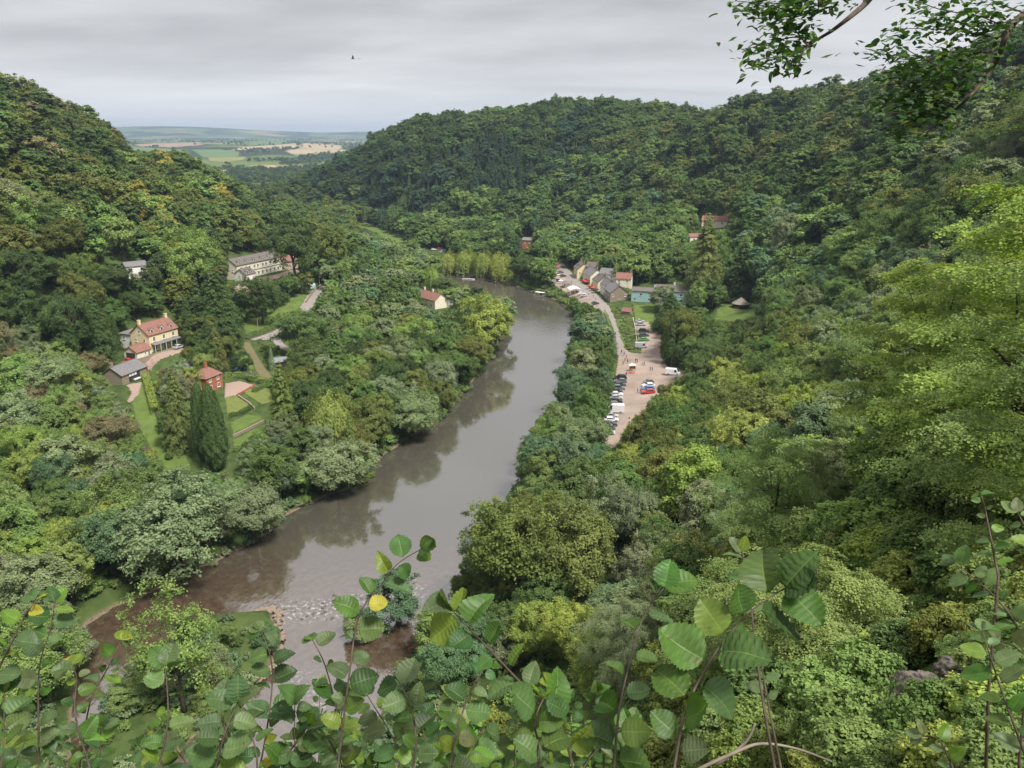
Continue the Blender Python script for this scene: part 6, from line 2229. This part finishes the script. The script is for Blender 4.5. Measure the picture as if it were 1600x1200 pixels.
HZ = [hazel_mesh(1, .45, .03), hazel_mesh(2, .42, .034, .5, .3), hazel_mesh(3, .48, .026, -.1, .1), hazel_mesh(4, .40, .03, .9, .35), hazel_mesh(5, .44, .032, .3, .55), hazel_mesh(6, .41, .03, 1.2, .7), hazel_mesh(7, .46, .03, -.4, .3)]
SM = [hazel_mesh(11, .33, .006, .3, .25, .3, .01), hazel_mesh(12, .30, .006, .6, .35, .3, .01), hazel_mesh(13, .36, .005, .1, .15, .2, .01)]
BE = [hazel_mesh(21, .32, .012, .3, .2, .8, .02), hazel_mesh(22, .30, .012, .7, .4, .8, .02)]
RF = random.Random(77)
def set_leaf(parent, meshes, base, axis, nrm, size, tint):
    a = axis.normalized()
    n_ = (nrm - a * nrm.dot(a))
    if n_.length < 1e-3:
        n_ = a.orthogonal()
    n_.normalize()
    b = n_.cross(a)
    M = Matrix(((a.x, b.x, n_.x, base.x), (a.y, b.y, n_.y, base.y), (a.z, b.z, n_.z, base.z), (0, 0, 0, 1)))
    o = link("leaf", RF.choice(meshes), parent)
    o.matrix_basis = Matrix.Translation(base - parent.location) @ M.to_3x3().to_4x4() @ Matrix.Scale(size, 4)
    o["tint"] = tuple(c * RF.uniform(.85, 1.15) for c in tint)
    return o
UP = Vector((0, 0, 1))
HT = {'green': (0.075, 0.15, 0.028), 'deep': (0.045, 0.10, 0.026), 'fresh': (0.15, 0.24, 0.035), 'grey': (0.095, 0.160, 0.055), 'yellow': (0.36, 0.36, 0.045), 'brown': (0.16, 0.06, 0.035), 'pale': (0.145, 0.21, 0.08), 'ochre': (.42, .27, .05)}
def branch(name, label, pix, t0, t1, size, step, meshes, pal, rad=.0032, spread=1.0, cat="branch", group=None, start=.12, face=.55, barkm=None, terminal=True, sub=None):
    pts = []
    n = len(pix)
    for i, (x, y) in enumerate(smooth_line(pix, 5)):
        k = i / max(1, (n - 1) * 5)
        pts.append(pt(x, y, t0 + (t1 - t0) * k + .02 * math.sin(i * .9)))
    root = empty(name, pts[0], 0, label, cat, group)
    N_ = len(pts)
    MB().tube([Vector((.06, -.12, -.95)), Vector((.02, -.04, -.4))] + [p - root.location for p in pts], [rad * 1.6, rad * 1.2] + [rad * (1 - .7 * i / N_) for i in range(N_)], 6).obj("stem", barkm or M_twig, root, smooth=True)
    acc, side = 0.0, 1
    Ltot = sum((b - a).length for a, b in zip(pts[:-1], pts[1:]))
    done = 0.0
    nxt = Ltot * start
    for a, b in zip(pts[:-1], pts[1:]):
        seg = (b - a).length
        while nxt < done + seg:
            f = (nxt - done) / seg
            p = a.lerp(b, f)
            d = (b - a).normalized()
            view = (CAM - p).normalized()
            lat = d.cross(view).normalized() * side
            ax = d * RF.uniform(.15, .7) + lat * spread * RF.uniform(.6, 1.2) + UP * RF.uniform(-.35, .25) + view * RF.uniform(-.35, .5)
            nr = UP * RF.uniform(.5, 1.0) + view * RF.uniform(.1, 1.1) * face * 1.6 + Vector((RF.gauss(0, .28), RF.gauss(0, .28), 0))
            sz = size * RF.uniform(.45, 1.15)
            ax.normalize()
            set_leaf(root, meshes, p + ax * size * .12, ax, nr, sz, HT[RF.choice(pal)])
            side = -side
            nxt += step * RF.uniform(.6, 1.35)
        done += seg
    if terminal:
        d = (pts[-1] - pts[-3]).normalized()
        for k in (-.5, .4):
            view = (CAM - pts[-1]).normalized()
            set_leaf(root, meshes, pts[-1], d + d.cross(view) * k + UP * -.1, UP * .7 + view * .7, size * RF.uniform(.8, 1.05), HT[RF.choice(pal)])
    return root
GH = "hazel branches across the bottom of the view"
P1 = ['green', 'green', 'deep', 'fresh', 'grey']
P2 = ['grey', 'grey', 'pale', 'green', 'fresh', 'deep', 'grey']
P3 = ['grey', 'green', 'fresh', 'green', 'deep', 'pale', 'grey', 'green', 'fresh', 'yellow', 'deep']
NAMED = [
 ([(1050,1230),(1068,1120),(1105,1040),(1145,985),(1182,948),(1228,918)], 1.35, 1.5, .112, .050, P1, "hazel branch with the largest leaves, right of centre"),
 ([(958,1230),(966,1120),(985,1030),(1005,965),(1038,918)], 1.6, 1.7, .092, .055, P1, "hazel branch left of the largest-leaved one"),
 ([(900,1220),(872,1125),(815,1068),(765,1015),(720,968),(700,945)], 1.6, 1.7, .088, .050, P1, "dark-leaved hazel branch arching left at bottom centre"),
 ([(525,1220),(545,1060),(560,965),(590,922),(620,882),(658,858)], 1.9, 2.0, .085, .055, P3, "tall thin hazel shoot reaching over the river"),
 ([(700,1220),(712,1150),(735,1080),(760,1040)], 1.9, 2.0, .088, .05, P2, "pale hazel branch below the weir bushes"),
 ([(540,1220),(528,1120),(508,1040),(488,1000)], 2.1, 2.2, .075, .05, P2, "short hazel shoot in front of the rapids"),
 ([(62,1230),(60,1120),(62,1040),(78,985),(86,940)], 2.2, 2.3, .075, .05, P3, "hazel shoot with yellow tip leaves at the left edge"),
 ([(-20,1080),(20,1000),(40,960),(60,935)], 2.0, 2.0, .08, .06, ['yellow', 'yellow', 'fresh', 'grey'], "yellowing hazel twig at the far left"),
 ([(150,1230),(118,1120),(120,1060),(108,1035)], 2.2, 2.3, .078, .05, P3, "hazel shoot right of the yellow-tipped one"),
 ([(120,1230),(140,1100),(165,1050),(190,1000)], 2.4, 2.4, .072, .05, P3, "hazel shoot with upright leaves before the left channel"),
 ([(240,1230),(262,1130),(258,1040)], 2.0, 2.1, .085, .05, P2, "grey-leaved hazel shoot below the island tree"),
 ([(400,1230),(420,1120),(425,1040),(408,985)], 2.2, 2.2, .078, .05, P3, "hazel shoot in front of the stone groyne"),
 ([(330,1230),(350,1150),(372,1095)], 1.8, 1.8, .09, .05, P2, "broad grey hazel leaves before the island shore"),
 ([(640,1230),(650,1160),(640,1100),(620,1060)], 1.8, 1.9, .088, .05, P2, "hazel branch with pale folded leaves left of centre"),
 ([(830,1230),(845,1180),(835,1130),(850,1090)], 1.5, 1.5, .085, .05, P1, "short green hazel branch at bottom centre"),
]
for pix, t0, t1, sz, st_, pal, lab in NAMED:
    if pix[0][0] >= 780:
        sz *= .84
        st_ *= .8
    else:
        sz *= .74
        st_ *= .72
    branch("hazel_branch", lab, pix, t0, t1, sz, st_, HZ, pal, group=GH)
xs = sorted(RF.uniform(-20, 760) for _ in range(15))
for i, x in enumerate(xs):
    h = RF.uniform(50, 140)
    branch("hazel_shoot", "low leafy hazel shoot along the bottom edge, %s from the left" % ("%dth" % (i + 1) if i > 11 else ['first', 'second', 'third', 'fourth', 'fifth', 'sixth', 'seventh', 'eighth', 'ninth', 'tenth', 'eleventh', 'twelfth'][i]), [(x, 1260), (x + RF.uniform(-20, 20), 1230 - h * .4), (x + RF.uniform(-50, 50), 1215 - h)], RF.uniform(1.8, 2.5), RF.uniform(1.9, 2.6), RF.uniform(.05, .072), .028, HZ, P2 if x < 650 else P1, group="low hazel shoots along the bottom edge", start=.02)
xs = sorted(RF.uniform(-20, 1010) for _ in range(26))
for i, x in enumerate(xs):
    h = RF.uniform(40, 150)
    side = ['left', 'centre', 'right'][min(2, int((x + 20) / 344))]
    nth = sum(1 for q in xs[:i] if min(2, int((q + 20) / 344)) == min(2, int((x + 20) / 344)))
    branch("small_leaved_shoot", "small-leaved shoot behind the hazel, bottom %s, %s" % (side, ORD[nth] + (" from left" if nth else " of its kind")), [(x, 1270), (x + RF.uniform(-30, 30), 1235 - h * .4), (x + RF.uniform(-70, 70), 1215 - h)], RF.uniform(2.6, 3.6), RF.uniform(2.7, 3.7), RF.uniform(.045, .065), .030, HZ[1:], ['green', 'deep', 'grey', 'fresh', 'green'], .0032, group="small-leaved shoots behind the hazel", start=.02)
GS = "sallow shoots at the right edge"
for pix, t0, sz, lab in [
 ([(1620,1230),(1580,1120),(1555,1050),(1535,985)], 2.0, .07, "sallow shoot with round grey leaves at the bottom right corner"),
 ([(1610,1010),(1570,950),(1530,910),(1490,880)], 2.4, .065, "sallow shoot leaning left at the right edge"),
 ([(1560,900),(1548,840),(1538,790),(1532,770)], 2.4, .05, "upright sallow tip with small pale leaves"),
 ([(1640,900),(1610,840),(1590,800)], 2.4, .055, "sallow tip cut off by the right edge"),
 ([(1500,1230),(1470,1160),(1440,1150)], 2.6, .06, "low sallow leaves in front of the pitted rock"),
 ([(1640,1060),(1585,1010),(1545,1000)], 2.2, .065, "sallow shoot crossing above the pitted rock"),
]:
    branch("sallow_shoot", lab, pix, t0, t0 + .1, sz, .036, SM, ['grey', 'pale', 'pale', 'green', 'fresh'], .004, group=GS)
for pix, lab in [([(1216,1230),(1196,1120),(1180,1010),(1172,930),(1160,862)], "thin dark sapling stem with small light leaves at its tip"), ([(1226,1230),(1206,1130),(1190,1040)], "second bare sapling stem beside the leafy-tipped one")]:
    branch("sapling", lab, pix, 1.7, 1.75, .042, .03, SM, ['pale', 'fresh', 'grey'], .004, start=.72, cat="sapling", group="thin saplings")
# branches hanging in from above
def hanging(label, main, twigs, t, nmax):
    sm = smooth_line(main, 6)
    pts = [pt(x, y, t + .15 * math.sin(i * .35)) for i, (x, y) in enumerate(sm)]
    root = empty("hanging_branch", pts[0], 0, label, "branch", "branches hanging into the top of the view")
    n = len(pts)
    MB().tube([p - root.location for p in pts], [.045 * (1 - i / n) ** 1.6 + .005 for i in range(n)], 7).obj("limb", M_twig, root, smooth=True)
    rest = []
    ntot = 1.0
    for tw in twigs:
        q = [pt(x, y, t) for x, y in tw]
        ntot += sum((b - a).length for a, b in zip(q[:-1], q[1:])) / .006
    for tw in twigs:
        dt = RF.uniform(-.5, .5)
        ss = smooth_line(tw, 5)
        tp = [pt(x, y, t + dt * i / len(ss)) for i, (x, y) in enumerate(ss)]
        MB().tube([p - root.location for p in tp], [.007 * (1 - .75 * i / len(tp)) for i in range(len(tp))], 5).obj("twig", M_twig, root, smooth=True)
        for a, b in zip(tp[1:-1], tp[2:]):
            m_ = max(2, int((b - a).length / .006))
            for i in range(m_):
                p = a.lerp(b, i / m_) + Vector((RF.gauss(0, .07), RF.gauss(0, .12), RF.gauss(-.01, .05)))
                d = (b - a).normalized()
                ax = d * RF.uniform(.2, 1) + Vector((RF.gauss(0, .6), RF.gauss(0, .6), RF.gauss(-.15, .3)))
                nr = UP + Vector((RF.gauss(0, .45), RF.gauss(0, .45), 0))
                if RF.random() > nmax / ntot:
                    rest.append((p - root.location, ax.normalized(), nr))
                else:
                    set_leaf(root, BE, p, ax, nr, RF.uniform(.05, .082), HT[RF.choice(['green', 'deep', 'green', 'fresh', 'deep', 'deep'])])
    rg = np.random.default_rng(5)
    C_ = np.array([tuple(r[0]) for r in rest])
    A_ = np.array([tuple(r[1]) for r in rest])
    N_ = unit(np.array([tuple(r[2]) for r in rest]))
    V_, F_ = leaf_quads(C_, N_, .070, .6, rg, A_)
    lo = link("leaves", np_mesh("leaves", V_, F_, [M_leaf], attrs={"leafvar": ('FACE', rg.uniform(size=len(F_)))}), root)
    lo["tint"] = HT['deep']
    lo["kind"] = "stuff"
hanging("beech limb curving down from the top right corner", [(2300,-420),(2000,-230),(1780,-80),(1640,0),(1600,22),(1575,48),(1562,85),(1542,118),(1520,145),(1500,165),(1470,190),(1440,208),(1412,205)],
 [[(1575,45),(1530,25),(1470,15),(1410,-8)], [(1560,60),(1510,50),(1450,45),(1400,45)], [(1562,85),(1500,80),(1430,95),(1352,76)], [(1540,100),(1480,105),(1430,85),(1395,60)], [(1542,118),(1480,120),(1420,115),(1375,108)], [(1520,145),(1470,135),(1420,145),(1390,165)],
  [(1500,165),(1460,160),(1420,175),(1380,175)], [(1480,185),(1440,170),(1400,160),(1370,165)], [(1530,135),(1490,140),(1450,125),(1420,130)], [(1450,205),(1430,195),(1405,210),(1385,200)], [(1470,190),(1440,185),(1410,195),(1395,205)], [(1600,20),(1560,5),(1520,-15)], [(1600,25),(1550,40),(1500,35),(1440,25)], [(1490,170),(1450,150),(1410,135),(1385,140)]], 6.0, 285)
hanging("beech spray hanging from the top edge, left of the big limb", [(1900,-420),(1600,-220),(1450,-95),(1372,-20),(1356,2),(1330,25),(1300,48),(1275,63),(1255,80),(1240,100)],
 [[(1275,63),(1240,58),(1200,68),(1158,78)], [(1255,80),(1225,88),(1190,92),(1170,100)], [(1340,-20),(1280,-5),(1220,5),(1152,2)], [(1300,10),(1260,22),(1225,30),(1190,25)], [(1262,72),(1240,45),(1222,35),(1200,42)], [(1250,85),(1240,105),(1226,112)], [(1330,-15),(1270,10),(1210,12),(1170,5)]], 5.6, 200)

# ------------------------------------------------------------------ rock and dead wood at the bottom right
from mathutils import noise as mnoise
def rock(px, py, r, label, seed):
    p = hit(px, py)
    bm = bmesh.new()
    bmesh.ops.create_icosphere(bm, subdivisions=5, radius=1)
    for v_ in bm.verts:
        c = v_.co.copy()
        q = c * 1.3 + Vector((seed, 0, 0))
        d = 1 + .32 * mnoise.noise(q) + .16 * mnoise.noise(q * 2.7)
        pit = mnoise.noise(c * 4.2 + Vector((0, seed, 0)))
        d -= .55 * max(0, pit - .12) / .5
        d += .07 * mnoise.noise(c * 9) + .05 * mnoise.noise(c * 19)
        v_.co = Vector((c.x * d * 1.25, c.y * d * .8, c.z * d * .85))
    me = bpy.data.meshes.new("rock")
    bm.to_mesh(me)
    bm.free()
    me.materials.append(M_rock)
    for f_ in me.polygons:
        f_.use_smooth = True
    o = link("rock", me, None, loc=(p.x, p.y, p.z + r * .25), rot=(.2, .3, seed), scale=(r, r, r))
    tag(o, label, "rock", "pitted limestone at the near edge")
M_rock = simple("pitted_limestone", (0.24, 0.20, 0.165), .95, .3, 3.5, bump=.8, col2=(0.09, 0.085, 0.07))
rock(1445, 1100, .30, "pitted grey-brown rock, largest at the bottom right", 2.0)
rock(1372, 1170, .18, "smaller pitted rock left of the largest rock", 5.0)
rock(1515, 1062, .24, "flat brown rock behind the largest pitted rock", 9.0)
for i, (pix, t_) in enumerate([([(1085,1205),(1150,1175),(1190,1162),(1245,1170),(1300,1190)], 2.6), ([(1120,1195),(1165,1160),(1180,1130)], 2.7)]):
    pts = [pt(x, y, t_) for x, y in smooth_line(pix, 4)]
    mb = MB()
    mb.tube([p - pts[0] for p in pts], [.0065 * t_ / 2.6 * (1 - .5 * k / len(pts)) for k in range(len(pts))], 6)
    o = mb.obj("dead_branch", M_dry, None, loc=pts[0], smooth=True)
    tag(o, ["pale dead branch lying along the bottom right edge", "forked dead twig on the pale branch"][i], "branch", "dead wood on the near slope")

# ------------------------------------------------------------------ haze filling the valley
mb = MB().box(-17500, 17500, -120, 17000, -3, 330)
hz, hn, hl, ho_ = mat("haze_air")
pv_ = hn.new("ShaderNodeVolumePrincipled")
pv_.inputs["Color"].default_value = (0.60, 0.77, 1.0, 1)
pv_.inputs["Density"].default_value = 0.000095
pv_.inputs["Anisotropy"].default_value = 0.2
hl.new(pv_.outputs[0], ho_.inputs["Volume"])
haze = mb.obj("haze", hz)
tag(haze, "thin blue-grey haze filling the valley air", "haze", kind="stuff")
